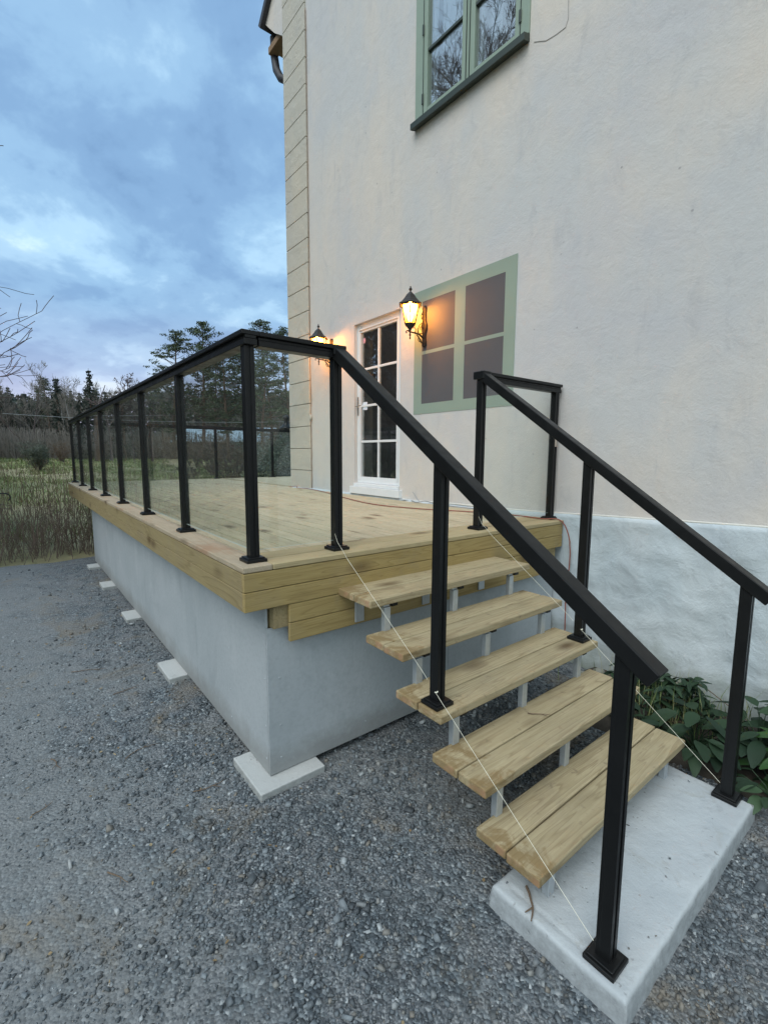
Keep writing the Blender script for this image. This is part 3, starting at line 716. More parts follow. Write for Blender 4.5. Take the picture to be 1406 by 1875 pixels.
# concrete base slab (lumpy cast edges)
def slab():
    x0, x1, y0, y1, zt, zb = 1.079, 1.5745, .5205, 1.8285, -1.1079, GZ-.05
    nx, ny = 60, 150; V = []; Fs = []
    xs = np.linspace(0, 1, nx); ys = np.linspace(0, 1, ny)
    rim = []
    def lip(u): return min(u, 1-u)
    for i, u in enumerate(xs):
        for j, v in enumerate(ys):
            x = x0+(x1-x0)*u; y = y0+(y1-y0)*v
            e = min(min(u, 1-u)*(x1-x0), min(v, 1-v)*(y1-y0))
            rnd = -.004*max(0, 1-e/.012)**2
            z = zt+rnd+.0022*mnoise.noise((x*14, y*14, 0))+.0012*mnoise.noise((x*45, y*45, 0))
            # rain groove and shallow recess along the near short side, trowel lip
            if .035 < y-y0 < .06: z -= .004*math.sin((y-y0-.035)/.025*math.pi)*(.1 < u < .9)
            V.append((x+.0016*mnoise.noise((x*9, y*9, 4)), y+.0016*mnoise.noise((x*9, y*9, 8)), z))
    F = [(i*ny+j, (i+1)*ny+j, (i+1)*ny+j+1, i*ny+j+1) for i in range(nx-1) for j in range(ny-1)]
    loop = [i*ny for i in range(nx)]+[(nx-1)*ny+j for j in range(1, ny)]+[i*ny+ny-1 for i in range(nx-2, -1, -1)]+[j for j in range(ny-2, 0, -1)]
    L = len(loop); prev = loop
    for r, (dz, off) in enumerate(((.012, .004), (.04, .006), (.08, .010), (.128, .012))):
        cur = []
        for q_ in loop:
            x, y, z = V[q_]; cx = (x-(x0+x1)/2); cy = (y-(y0+y1)/2)
            ox = off*(1 if cx > 0 else -1)*(abs(cx) > (x1-x0)/2-.02); oy = off*(1 if cy > 0 else -1)*(abs(cy) > (y1-y0)/2-.02)
            w = .004*mnoise.noise((x*12, y*12, r*1.7))
            V.append((x+ox+w, y+oy+w, z-dz)); cur.append(len(V)-1)
        for a in range(L): F.append((prev[a], cur[a], cur[(a+1) % L], prev[(a+1) % L]))
        prev = cur
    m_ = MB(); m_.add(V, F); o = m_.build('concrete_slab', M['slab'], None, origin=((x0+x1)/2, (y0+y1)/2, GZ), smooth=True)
    tag(o, 'pale cast concrete slab under the foot of the stairs', 'slab')
slab()

# ------------------------------------------------------------------ railings
PW = .048
def post(parent, x, y, zb, zt, slope=0):
    h = PW/2; n_, dp = .006, .006
    prof = [(x-h, y-h), (x-n_*2.2, y-h), (x-n_*2.0, y-h+.0012), (x-n_*1.8, y-h), (x+h, y-h), (x+h, y-n_), (x+h-dp, y-n_), (x+h-dp, y+n_), (x+h, y+n_), (x+h, y+h), (x-h, y+h), (x-h, y+n_), (x-h+dp, y+n_), (x-h+dp, y-n_), (x-h, y-n_)]
    p = MB(); p.prism(prof, 'z', zb+.004, zt)
    if slope: p.v = [(v[0], v[1], v[2] if v[2] < zt-.001 else zt-(v[0]-x)*slope) for v in p.v]
    o = p.build('post', M['black'], parent, bevel=.0012, segs=1)
    b_ = MB(); b_.box(x-.052, x+.052, y-.052, y+.052, zb, zb+.017); b_.box(x-.044, x+.044, y-.044, y+.044, zb+.0172, zb+.024)
    b_.build('base_plate', M['black'], o, bevel=.007, segs=3)
    return o
def toprail(parent, pts, w=.088, closed=False):
    """handrail: wide cap with a narrower channel below, mitred by overlapping ends"""
    m_ = MB()
    for a, b_ in zip(pts[:-1], pts[1:]):
        a = Vector(a); b_ = Vector(b_); d = (b_-a).normalized()
        m_.bar(a-Vector((0, 0, .011)), b_-Vector((0, 0, .011)), w, .022)
        m_.bar(a-Vector((0, 0, .030)), b_-Vector((0, 0, .030)), w*.62, .0155)
        m_.bar(a-Vector((0, 0, .052)), b_-Vector((0, 0, .052)), w*.74, .028)
    return m_.build('top_rail', M['black'], parent, bevel=.003)
def pane(parent, a, b_, z0, z1):
    a = Vector(a); b_ = Vector(b_); g = MB(); d = (b_-a).normalized(); nrm = Vector((-d.y, d.x, 0)); h = .004
    P = [a-nrm*h, b_-nrm*h, b_+nrm*h, a+nrm*h]
    lo = [(p.x, p.y, z0) for p in P]; hi = [(p.x, p.y, z1) for p in P]
    g.add(lo+hi, [(0, 1, 5, 4), (2, 3, 7, 6)]); g.mi = 1; g.add(lo+hi, [(0, 3, 2, 1), (4, 5, 6, 7)])
    return g.build('glass_pane', [M['glass'], M['glassedge']], parent, fix=False)
CX, AY, SP, HH = -.1173, .1013, 1.1342, 1.10
rail = thing('glass_railing', (CX, AY, 0), 'black metal railing with clear glass infill along the outer and back edge of the deck', 'railing')
PXs = [CX-k*SP for k in range(8)]
for x in PXs: post(rail, x, AY, .001, HH-.066)
YBK = [1.38, 2.66, 3.95, 5.2]
for y_ in YBK: post(rail, PXs[-1], y_, .001, HH-.066)
ov = .030
toprail(rail, [(CX+.044, AY, HH), (PXs[-1]-.044, AY, HH)])
m_ = MB()
r1 = toprail(rail, [(CX, AY+.045, HH+.0005), (CX, .5924-.02, HH+.0005)])
r3 = toprail(rail, [(PXs[-1], AY+.045, HH+.0005), (PXs[-1], 5.3, HH+.0005)])
for a, b_ in zip(PXs[:-1], PXs[1:]): pane(rail, (a-.020, AY, 0), (b_+.020, AY, 0), .055, HH-.06)
ys_ = [AY]+YBK
for a, b_ in zip(ys_[:-1], ys_[1:]): pane(rail, (PXs[-1], a+.020, 0), (PXs[-1], b_-.020, 0), .055, HH-.06)
pane(rail, (CX, AY+.020, 0), (CX, .5924-.020, 0), .055, HH-.06)
# stair handrails: continuous sloping rail on three posts
def stair_rail(y_, label, extra=False):
    r = thing('stair_handrail', (CX, y_, 0), label, 'handrail')
    X3, X3B = .690, 1.478
    zl = lambda x: HH-(x+.09)*.7045            # upper face of the sloping rail at x
    post(r, CX, y_, .001, HH-.05); post(r, X3, y_, -3*RISE+.0005, zl(X3)-.062, .7045); post(r, X3B, y_, -1.1075, zl(X3B)-.062, .7045)
    m_ = MB(); w = .066
    a = Vector((-.100, y_, zl(-.100))); b_ = Vector((1.585, y_, zl(1.585)))
    d = (b_-a).normalized(); nv = Vector((-d.z, 0, d.x)); nv = nv if nv.z > 0 else -nv
    m_.bar(a-nv*.0285, b_-nv*.0285, w, .057)
    m_.box(CX-.045, CX+.050, y_-w/2-.006, y_+w/2+.006, HH-.052, HH+.0008)
    m_.build('top_rail', M['black'], r, bevel=.004)
    if extra:
        post(r, CX, 2.70, .001, HH-.066); toprail(r, [(CX, y_+.04, HH-.001), (CX, 2.742, HH-.001)], .080)
        pane(r, (CX, y_+.020, 0), (CX, 2.68, 0), .055, HH-.06)
        sc_ = MB(); sc_.box(CX+PW/2-.001, CX+PW/2+.0045, 2.69, 2.715, .60, .665); sc_.build('scraped_paint', M['scrapeg'], r, bevel=.002)
    return r
stair_rail(.5924, 'sloping black stair handrail on the open side, nearest the camera')
stair_rail(1.788, 'sloping black stair handrail on the house side, with a short level rail to the wall', True)
# guide strings
def string(y_, label):
    pts = [(-.085, y_, .097), (-.060, y_+.002, .052), (.002, y_, .008), (.030, y_, -.018), (.640, y_, -.435), (.663, y_-.002, -.452)]
    pts2 = [(.716, y_-.002, -.492), (1.452, y_, -1.035)]
    m_ = MB(); m_.tube(pts, .0009, 5); m_.tube(pts2, .0009, 5)
    m_.tube([(.716, y_-.006, -.488), (.717, y_+.004, -.492), (.716, y_+.010, -.489)], .003, 5)
    tag(m_.build('guide_string', M['string'], None, origin=(CX, y_, 0)), label, 'string', 'guide strings tied to the stair posts')
string(.5885-.03, 'pale string stretched along the foot of the near stair handrail')
string(1.788-.028, 'pale string stretched along the foot of the handrail beside the house')

# ------------------------------------------------------------------ lamps
def scroll(m_, c, r0, r1, a0, a1, x, thick=.005, n=20):
    pts = []
    for k in range(n):
        f = k/(n-1); r = r0+(r1-r0)*f; a = a0+(a1-a0)*f
        pts.append((x, c[0]+r*math.cos(a), c[1]+r*math.sin(a)))
    m_.tube(pts, [thick*(1-.35*k/(n-1)) for k in range(n)], 6)
def lamp(x, label):
    ly = 2.550; L = thing('wall_lantern', (x, WY, 1.9), label, 'lantern', 'lit wall lanterns by the door')
    # back plate, wavy outline
    bp = MB(); prof = [(-.018, 1.680), (.018, 1.680), (.024, 1.72), (.017, 1.76), (.017, 1.82), (.030, 1.86), (.030, 1.90), (.017, 1.94), (.017, 2.02), (.022, 2.07), (.010, 2.095), (-.010, 2.095), (-.022, 2.07), (-.017, 2.02), (-.017, 1.94), (-.030, 1.90), (-.030, 1.86), (-.017, 1.82), (-.017, 1.76), (-.024, 1.72)]
    bp.prism([(x+a*1.25, b_) for a, b_ in prof], 'y', WY-.028, WY-.001); bp.build('back_plate', M['iron'], L, bevel=.003)
    ar = MB()
    ar.tube([(x, WY-.03, 1.765), (x, WY-.09, 1.795), (x, ly+.03, 1.800), (x, ly, 1.800), (x, ly-.035, 1.808), (x, ly-.055, 1.795), (x, ly-.05, 1.780), (x, ly-.04, 1.785)], [.010, .009, .008, .008, .007, .006, .005, .004], 8)
    ar.tube([(x, WY-.03, 1.705), (x, WY-.055, 1.715), (x, WY-.085, 1.755), (x, WY-.12, 1.785)], .007, 7)
    scroll(ar, (WY-.075, 1.740), .028, .008, 2.6, 7.4, x)
    scroll(ar, (WY-.062, 1.850), .048, .012, -1.9, 3.6, x, .006)
    scroll(ar, (WY-.050, 1.960), .030, .008, -1.5, 4.0, x)
    scroll(ar, (WY-.045, 2.020), .022, .006, 4.4, 8.5, x)
    scroll(ar, (ly+.055, 1.835), .032, .010, -1.5, 2.8, x)
    ar.tube([(x, WY-.035, 2.04), (x, WY-.065, 1.99), (x, WY-.035, 1.93), (x, WY-.085, 1.89), (x, WY-.11, 1.84), (x, WY-.10, 1.80)], .006, 7)
    # pendant leaf under the body
    ar.lathe([(.004, -.075), (.010, -.062), (.004, -.048), (.014, -.032), (.006, -.018), (.012, 0)], (x, ly, 1.800), 8)
    ar.build('bracket', M['iron'], L, smooth=True)
    rot = R_(18)
    bo = MB(); bo.lathe([(.010, 1.80), (.018, 1.825), (.030, 1.840), (.062, 1.872), (.064, 1.880), (.057, 1.884)], (x, ly, 0), 6, rot)
    for k in range(6):
        t = rot+k*math.pi/3
        p0 = (x+.060*math.cos(t), ly+.060*math.sin(t), 1.880); p1 = (x+.100*math.cos(t), ly+.100*math.sin(t), 2.072)
        bo.bar(p0, p1, .007, .007)
    fr_ = bo.build('body_frame', M['iron'], L)
    gl_ = MB(); t6 = [rot+k*math.pi/3 for k in range(6)]
    vs = [(x+.057*math.cos(t), ly+.057*math.sin(t), 1.884) for t in t6]+[(x+.097*math.cos(t), ly+.097*math.sin(t), 2.070) for t in t6]
    gl_.add(vs, [(k, (k+1) % 6, (k+1) % 6+6, k+6) for k in range(6)]); gl_.build('amber_glass', M['amber'], L)
    rf_ = MB(); rf_.lathe([(.100, 2.066), (.128, 2.062), (.132, 2.072), (.100, 2.094), (.068, 2.130), (.045, 2.165), (.026, 2.182), (.020, 2.190)], (x, ly, 0), 6, rot)
    for k in range(6):   # scalloped valance under the rim
        t = rot+(k+.5)*math.pi/3; cx = x+.098*math.cos(t); cy = ly+.098*math.sin(t); tx, ty = -math.sin(t), math.cos(t)
        for s in (-.03, 0, .03): rf_.bar((cx+tx*(s-.014), cy+ty*(s-.014), 2.062), (cx+tx*(s+.014), cy+ty*(s+.014), 2.062), .004, .018)
    rf_.build('cap', M['iron'], L)
    fi = MB(); fi.lathe([(.018, 2.186), (.008, 2.196), (.007, 2.206), (.016, 2.216), (.018, 2.224), (.012, 2.234), (.006, 2.240), (.008, 2.246), (.002, 2.256)], (x, ly, 0), 10); fi.build('finial', M['iron'], L, smooth=True)
    bu = MB(); bu.lathe([(.003, 1.990), (.016, 1.985), (.028, 1.968), (.031, 1.948), (.026, 1.925), (.014, 1.900), (.012, 1.886)], (x, ly, 0), 14); b2 = bu.build('bulb', M['bulb'], L, smooth=True)
    li = bpy.data.lights.new('lamp_light', 'POINT'); li.energy = 28; li.color = (1, .58, .24); li.shadow_soft_size = .035
    lo = bpy.data.objects.new('lamp_light', li); COL.objects.link(lo); lo.parent = L; lo.location = (0, ly-WY, 2.03-1.9)
    return L
lamp(-1.735, 'lit black wall lantern between the glazed door and the painted window')
lamp(-3.580, 'lit black wall lantern beside the corner strip, left of the glazed door')

# ------------------------------------------------------------------ cables and bits
def cable(name, pts, r, mat, label, cat='cable', wob=.004, sub=6):
    P = [Vector(p) for p in pts]; out = []
    for i in range(len(P)-1):
        p0 = P[max(i-1, 0)]; p1 = P[i]; p2 = P[i+1]; p3 = P[min(i+2, len(P)-1)]
        for k in range(sub):
            t = k/sub
            out.append(.5*((2*p1)+(-p0+p2)*t+(2*p0-5*p1+4*p2-p3)*t*t+(-p0+3*p1-3*p2+p3)*t**3))
    out.append(P[-1])
    out = [p+Vector((mnoise.noise((i*.7, 1, 2)), mnoise.noise((i*.7, 5, 2)), 0))*wob for i, p in enumerate(out)]
    m_ = MB(); m_.tube(out, r, 6)
    return tag(m_.build(name, mat, None, origin=tuple(P[0]), smooth=True), label, cat)
cable('extension_cord', [(-4.70, 2.66, .010), (-4.55, 2.70, .03), (-4.45, 2.66, .010), (-4.28, 2.72, .010), (-3.55, 2.60, .008), (-2.72, 2.36, .008), (-1.85, 2.17, .008), (-1.27, 2.28, .008), (-.80, 2.50, .008), (-.40, 2.62, .008), (-.12, 2.60, .010), (-.02, 2.665, .012), (.035, 2.69, -.04), (.075, 2.70, -.16), (.085, 2.70, -.36), (.075, 2.69, -.62), (.09, 2.68, -1.0), (.12, 2.66, -1.17)], .0052, M['cordred'],
      'long red brown extension cord lying across the deck and hanging down beside the stairs', 'cord')
cable('plinth_cord', [(-1.9, WY-.02, .014), (-1.2, WY-.02, .03), (-.5, WY-.022, .038), (0, WY-.022, .055), (.5, WY-.022, .075), (1.3, WY-.022, .105), (2.4, WY-.022, .14), (4, WY-.022, .2)], .0085, M['cordwhite'],
      'white cord running along the joint between plaster and plinth', wob=.003)
cable('grey_cable', [(-2.12, 2.70, .010), (-1.9, 2.735, .012), (-1.72, 2.66, .010), (-1.62, 2.70, .03), (-1.5, 2.72, .012), (-1.2, 2.70, .010), (-.9, 2.725, .010)], .005, M['cordgrey'], 'loose grey cable on the deck right of the door threshold')
cable('loose_wire', [(-1.70, 2.69, .012), (-1.76, 2.70, .05), (-1.83, 2.70, .12)], .0035, M['cordgrey'], 'short grey wire end sticking up by the wall near the door', 'wire')
cable('corner_cable', [(-4.165, WY-.012, .005), (-4.160, WY-.012, .5), (-4.163, WY-.014, 1.02), (-4.168, WY-.02, 1.12), (-4.155, WY-.012, 1.3), (-4.172, WY-.012, 1.75), (-4.165, WY-.012, 2.6), (-4.16, WY-.012, 4.0), (-4.163, WY-.012, 6.5)], .0042, M['rust'], 'rust brown cable climbing the inner edge of the corner strip', wob=.006)
jb = MB().lathe([(.012, -.035), (.026, -.025), (.030, 0), (.024, .03), (.010, .045)], (0, 0, 0), 12)
jb.v = [(-4.163+v[0], WY-.02+v[1]*.5, 1.07+v[2]) for v in jb.v]
tag(jb.build('plaster_lump', M['quoin'], None, origin=(-4.163, WY-.02, 1.07), smooth=True), 'small plastered lump holding the brown cable to the wall', 'cable fixing')
# black hook at the left edge
cable('plant_hook', [(-3.02, -1.42, -1.19), (-3.0, -1.415, -.4), (-2.98, -1.40, .05), (-2.94, -1.25, .19), (-2.925, -1.05, .205), (-2.915, -.90, .197), (-2.912, -.842, .190), (-2.908, -.826, .160), (-2.908, -.842, .135)], .006, M['black'], 'thin black curved garden hook at the left edge', 'garden hook', wob=0)

# ------------------------------------------------------------------ twigs and litter
def twig(name, p, ang, ln, r, label, lift=.004, mat=None, branch=True, cat='twig', group=None):
    m_ = MB(); pts = []; a = ang; q_ = Vector(p)
    for k in range(6):
        pts.append(tuple(q_)); a += random.uniform(-.35, .35); q_ = q_+Vector((math.cos(a), math.sin(a), random.uniform(-.02, .05)*.3))*ln/5
    m_.tube(pts, [r*(1-.12*k) for k in range(6)], 6)
    if branch:
        s = Vector(pts[3]); a2 = a+random.choice((-.9, .9)); m_.tube([s, s+Vector((math.cos(a2), math.sin(a2), .02))*ln*.28], [r*.6, r*.4], 5)
    return tag(m_.build(name, mat or M['twig'], None, origin=p), label, cat, group)
twig('twig', (1.165, .610, -1.100), -.35, .14, .0055, 'short dark twig lying on the concrete slab below the lowest tread')
twig('twig', (.80, 1.12, -4*RISE+.006), .55, .11, .0030, 'thin forked twig on the fourth tread')
for (x, y, a, l, lb) in [(-.75, -.42, 2.5, .20, 'bent brown twig on the gravel left of the corner paving slab'), (.02, -.62, .6, .12, 'small dark twig on gravel at the bottom left of the photo'),
                         (-1.0, -.75, .2, .14, 'short curved twig on the gravel at the left'), (-.55, -.85, 1.9, .10, 'tiny dark stick on compacted gravel, lowest left'), (-2.2, -.55, 1.0, .25, 'long thin twig on the driveway beyond the second paving slab'),
                         (-1.6, -.35, 2.0, .18, 'grey twig on the gravel beside the skirt'), (-.25, -.20, 1.2, .16, 'forked pale twig by the near corner paving slab')]:
    twig('twig', (x, y, yard(x, y)+.008), a, l, .003, lb, group='twigs on the gravel')
rr = random.Random(77); st_ = MB()
for _ in range(900):
    k = rr.random()
    if k < .62: x, y = rr.uniform(-6.2, .1), .01+abs(rr.gauss(0, .05))*-1+.02
    elif k < .82: x, y = .075+abs(rr.gauss(0, .03)), rr.uniform(.0, .45)
    else: x, y = 1.6+abs(rr.gauss(0, .03)), rr.uniform(.5, 1.9)
    r = rr.uniform(.003, .010); z = yard(x, y)+r*.5
    st_.lathe([(.3*r, -.6*r), (r, -.1*r), (.8*r, .45*r), (.2*r, .65*r)], (x, y, z), 5, rr.uniform(0, 6))
    m0 = len(st_.v)-20; st_.v[m0:] = [(v[0]+rr.gauss(0, .18*r), v[1]+rr.gauss(0, .18*r), v[2]+rr.gauss(0, .12*r)) for v in st_.v[m0:]]
tag(st_.build('edge_gravel', M['stones'], None, fix=False), 'loose stones gathered along the paving slabs and the concrete slab', 'gravel', kind='stuff')
# fallen leaves, a few
def leaf_mesh(L, Wd, curl=.3, n=5):
    """ovate leaf lying along +x"""
    vs = []; fs = []
    for k in range(n+1):
        t = k/n; w = Wd*math.sin(math.pi*min(1, t*.92+.04))**.8*(1-.25*t); z = -curl*L*t*t
        vs += [(L*t, -w, z+.12*w), (L*t, 0, z-.03*L*math.sin(math.pi*t)), (L*t, w, z+.12*w)]
    for k in range(n):
        a = k*3; fs += [(a, a+3, a+4, a+1), (a+1, a+4, a+5, a+2)]
    return vs, fs
lit = MB()
for _ in range(420):
    x = random.uniform(-6.5, 2.2); y = random.uniform(-2.6, .6)
    if random.random() < .35: x = random.uniform(-6, 1); y = random.uniform(-.9, .15)
    vs, fs = leaf_mesh(random.uniform(.010, .028), random.uniform(.003, .008), random.uniform(-.3, .3), 3)
    M4 = Matrix.Translation((x, y, yard(x, y)+.007)) @ Euler((random.uniform(-.4, .4), random.uniform(-.3, .3), random.uniform(0, 6.3))).to_matrix().to_4x4()
    lit.add([M4 @ Vector(v) for v in vs], fs)
tag(lit.build('leaf_litter', M['leafdry'], None, fix=False), 'small dry leaf scraps scattered over the gravel', 'leaf litter', kind='stuff')
for (x, y, r_, lb) in [(.42, 2.62, .05, 'largest rock against the plinth under the stairs'), (.50, 2.50, .035, 'small rock in front of the largest one under the stairs'), (.36, 2.48, .04, 'rock under the stairs nearest the grey skirt'), (.62, 2.66, .045, 'second largest rock by the plinth beside the yellow green plant'), (.72, 2.58, .03, 'smallest rock in the soil beside the low dark plant')]:
    s_ = MB(); s_.lathe([(.2*r_, -.6*r_), (.8*r_, -.4*r_), (r_, 0), (.75*r_, .45*r_), (.2*r_, .6*r_)], (x, y, GZ+.06), 9)
    s_.v = [(v[0]+.3*r_*mnoise.noise((v[0]*30, v[1]*30, v[2]*30)), v[1]+.3*r_*mnoise.noise((v[1]*30, v[2]*30, 4)), v[2]) for v in s_.v]
    tag(s_.build('rock', M['paver_side'], None, origin=(x, y, GZ+.04), smooth=True), lb, 'rock', 'rocks along the plinth under the stairs')

# ------------------------------------------------------------------ garden plants
def plant(x, y, h, n, L, Wd, mat, label, cat='plant', tilt=.5, stems=True, lobes=1, name='leafy_plant', z0=None, seed=1):
    rr = random.Random(seed); z0 = GZ+.03 if z0 is None else z0
    P = thing(name, (x, y, z0), label, cat); lf = MB(); stm = MB()
    for k in range(n):
        a = rr.uniform(0, 6.28); rad = rr.random()**.6
        hh = h*(1-.55*rad*rad)*rr.uniform(.55, 1.0); sp = rad*h*.8*tilt*1.6
        base = Vector((x+rr.uniform(-.02, .02), y+rr.uniform(-.02, .02), z0)); top = Vector((x+math.cos(a)*sp, y+math.sin(a)*sp, z0+hh))
        if top.y > WY-.05: top.y = WY-.05-rr.random()*.05
        mid = (base+top)/2+Vector((-math.cos(a)*.1*sp, -math.sin(a)*.1*sp, .12*hh))
        stm.tube([base, mid, top], [.004, .003, .002], 5, cap=False)
        for l in range(lobes):
            a2 = a+(2*math.pi*l/lobes if lobes > 1 else rr.uniform(-.5, .5)); s = rr.uniform(.7, 1.25)
            vs, fs = leaf_mesh(L*s, Wd*s, rr.uniform(.15, .55), 5)
            M4 = Matrix.Translation(top) @ Euler((rr.uniform(-.4, .4), rr.uniform(-.35, .35), a2)).to_matrix().to_4x4()
            w = [M4 @ Vector(v) for v in vs]
            for v in w:
                if v.y > WY-.045: v.y = WY-.045
            lf.add(w, fs)
    stm.build('stem', M['leafdark'], P, fix=False); lf.build('leaves', mat, P, fix=False, smooth=True)
    return P
plant(1.02, 2.44, .34, 34, .085, .018, M['leafdark'], 'tall drooping dark green perennial behind the stair post by the plinth', lobes=5, seed=3, tilt=.45)
plant(.72, 2.50, .26, 22, .07, .022, M['leafdark'], 'low dark plant at the left end of the bed, beside the rocks', lobes=3, seed=4)
plant(.60, 2.52, .16, 12, .055, .024, M['leafyellow'], 'small yellow green plant peeping out beside the fourth tread', lobes=2, seed=5, tilt=.3)
plant(1.22, 2.16, .26, 42, .14, .040, M['leafdark'], 'broad dark green leaves spreading behind the lowest tread', seed=6, tilt=.7)
plant(1.48, 2.34, .32, 44, .16, .042, M['leafdark'], 'dark broad leaved clump between the stairs and the house wall', seed=7, tilt=.6)
plant(1.86, 2.20, .36, 60, .17, .042, M['leafbright'], 'bright green glossy clump right of the last handrail post', seed=8, tilt=.65)
plant(1.72, 2.52, .42, 44, .18, .050, M['leafdark'], 'tall dark leaves against the plinth at the right edge', seed=9, tilt=.4)
plant(2.25, 2.45, .45, 50, .18, .050, M['leafbright'], 'green clump beyond the right edge of the bed', seed=10, tilt=.5)
plant(1.62, 1.99, .15, 26, .10, .030, M['leafdark'], 'low dark green leaves at the back corner of the concrete slab', seed=11, tilt=.8)
plant(.98, 2.10, .16, 26, .10, .026, M['leafdark'], 'small leafy clump under the fifth tread', seed=12, tilt=.8)
gr_ = MB()
for _ in range(260):
    x = random.gauss(1.0, .22); y = random.uniform(2.15, 2.65); h = random.uniform(.10, .30); a = random.uniform(0, 6.28); b_ = random.uniform(.02, .12)
    p0 = Vector((x, y, GZ+.03)); p1 = p0+Vector((math.cos(a)*b_*.4, math.sin(a)*b_*.4, h*.6)); p2 = p0+Vector((math.cos(a)*b_, math.sin(a)*b_, h)); w = Vector((-math.sin(a), math.cos(a), 0))*.0022
    if p2.y > WY-.05: p2.y = WY-.05
    gr_.add([p0-w, p0+w, p1+w, p1-w, p2], [(0, 1, 2, 3), (3, 2, 4)])
tag(gr_.build('bed_grass', M['grass'], None, fix=False), 'thin grass blades growing among the bed plants', 'grass', kind='stuff')
cable('bramble_stem', [(1.05, 2.50, -.90), (1.12, 2.55, -.93), (1.25, 2.60, -1.02), (1.38, 2.62, -1.10)], .003, M['twig'], 'bare brown stem leaning down from the drooping plant', 'stem', wob=0)
for (x, y, s) in ((.88, 2.02, 1),):
    cable('ground_twig', [(x, y, GZ+.05), (x+.15, y+.2, GZ+.09), (x+.3, y+.35, GZ+.1)], .003, M['twig'], 'dry stick in the soil bed under the stairs', 'stick', wob=.01)

# ------------------------------------------------------------------ trees
def branch_tree(h, spread, seed, r0, levels=5, twigr=.004, nmain=9, up_=.35, droop=0, trunkfrac=.35, kids=(4, 5, 5, 5), minr=None, lenf=.62):
    """returns MB trunk, MB crown. Recursive limbs"""
    rr = random.Random(seed); tk = MB(); cr = MB(); minr = minr or twigr
    def limb(mb, p, d, L, r, lv):
        seg = 4 if lv < 3 else 3; pts = [p.copy()]; q_ = p.copy(); dd = d.copy()
        for _ in range(seg):
            dd = (dd+Vector((rr.gauss(0, .16), rr.gauss(0, .16), rr.gauss(0, .12)+.05*up_-droop*.08*lv))).normalized(); q_ = q_+dd*L/seg; pts.append(q_.copy())
        rs = [max(minr, r*(1-.62*i/seg)) for i in range(seg+1)]
        mb.tube(pts, rs, 6 if lv < 2 else (4 if lv < 3 else 3), cap=False)
        if lv >= levels: return
        nk = kids[min(lv-1, len(kids)-1)]
        for i in range(nk):
            t = rr.uniform(.25, 1) if i else 1.0; k = min(seg-1, int(t*seg)); f = t*seg-k; b0 = pts[k].lerp(pts[k+1], f)
            ax = dd.orthogonal().normalized(); ax.rotate(Matrix.Rotation(rr.uniform(0, 6.28), 3, dd)); ang = rr.uniform(.4, 1.0) if i else .2
            nd = (dd*math.cos(ang)+ax*math.sin(ang)); nd = (nd+Vector((0, 0, up_*.3))).normalized()
            limb(cr, b0, nd, L*lenf*rr.uniform(.7, 1.2), max(minr, r*.42), lv+1)
    base = Vector((0, 0, -.15)); pts = [base]; q_ = base.copy(); dd = Vector((rr.gauss(0, .05), rr.gauss(0, .05), 1)); ns = 8
    for i in range(ns): dd = (dd+Vector((rr.gauss(0, .07), rr.gauss(0, .07), .2))).normalized(); q_ = q_+dd*h*.8/ns; pts.append(q_.copy())
    tk.tube(pts, [r0*(1.25 if i == 0 else 1-.8*i/ns) for i in range(ns+1)], 9, cap=False)
    for i in range(nmain):
        t = trunkfrac+(1-trunkfrac)*(i+.5)/nmain; k = min(ns-1, int(t*ns)); b0 = pts[k].lerp(pts[k+1], t*ns-k)
        a = i*2.4+rr.uniform(-.4, .4); nd = Vector((math.cos(a), math.sin(a), up_+rr.uniform(0, .5)*t)).normalized()
        limb(cr, b0, nd, spread*(1.05-.55*(t-trunkfrac)/(1-trunkfrac))*rr.uniform(.8, 1.15), r0*.42*(1.1-t*.6), 1)
    return tk, cr
def place_tree(tk, cr, bark, leaf, loc, name, label, group=None, cat='tree', crownname='crown', rz=0, s=1):
    T = bpy.data.objects.new(name, None); COL.objects.link(T); T.location = loc; T.rotation_euler.z = rz; T.scale = (s, s, s)
    tag(T, label, cat, group)
    a = tk.build('trunk', bark, None, fix=False, smooth=True); a.parent = T; b_ = cr.build(crownname, leaf, None, fix=False); b_.parent = T
    return T
# big bare tree at the left, its twigs reaching into the picture
tk, cr = branch_tree(7.8, 3.1, 27, .16, levels=5, twigr=.0045, nmain=44, up_=.20, trunkfrac=.22, kids=(8, 7, 6, 4), lenf=.54)
place_tree(tk, cr, M['bark'], M['twigred'], (-9.9, -6.25, -1.2), 'bare_tree', 'leafless tree at the left edge with fine purple grey twigs', rz=1.1)
tk, cr = branch_tree(17.5, 3.2, 21, .26, levels=5, twigr=.0048, nmain=28, up_=.30, trunkfrac=.13, kids=(6, 6, 6, 5), lenf=.56)
place_tree(tk, cr, M['bark'], M['twigred'], (-9.7, -6.5, -1.2), 'bare_tree', 'tall leafless tree left of the picture, mirrored in the upper window', rz=.4, s=1.0)

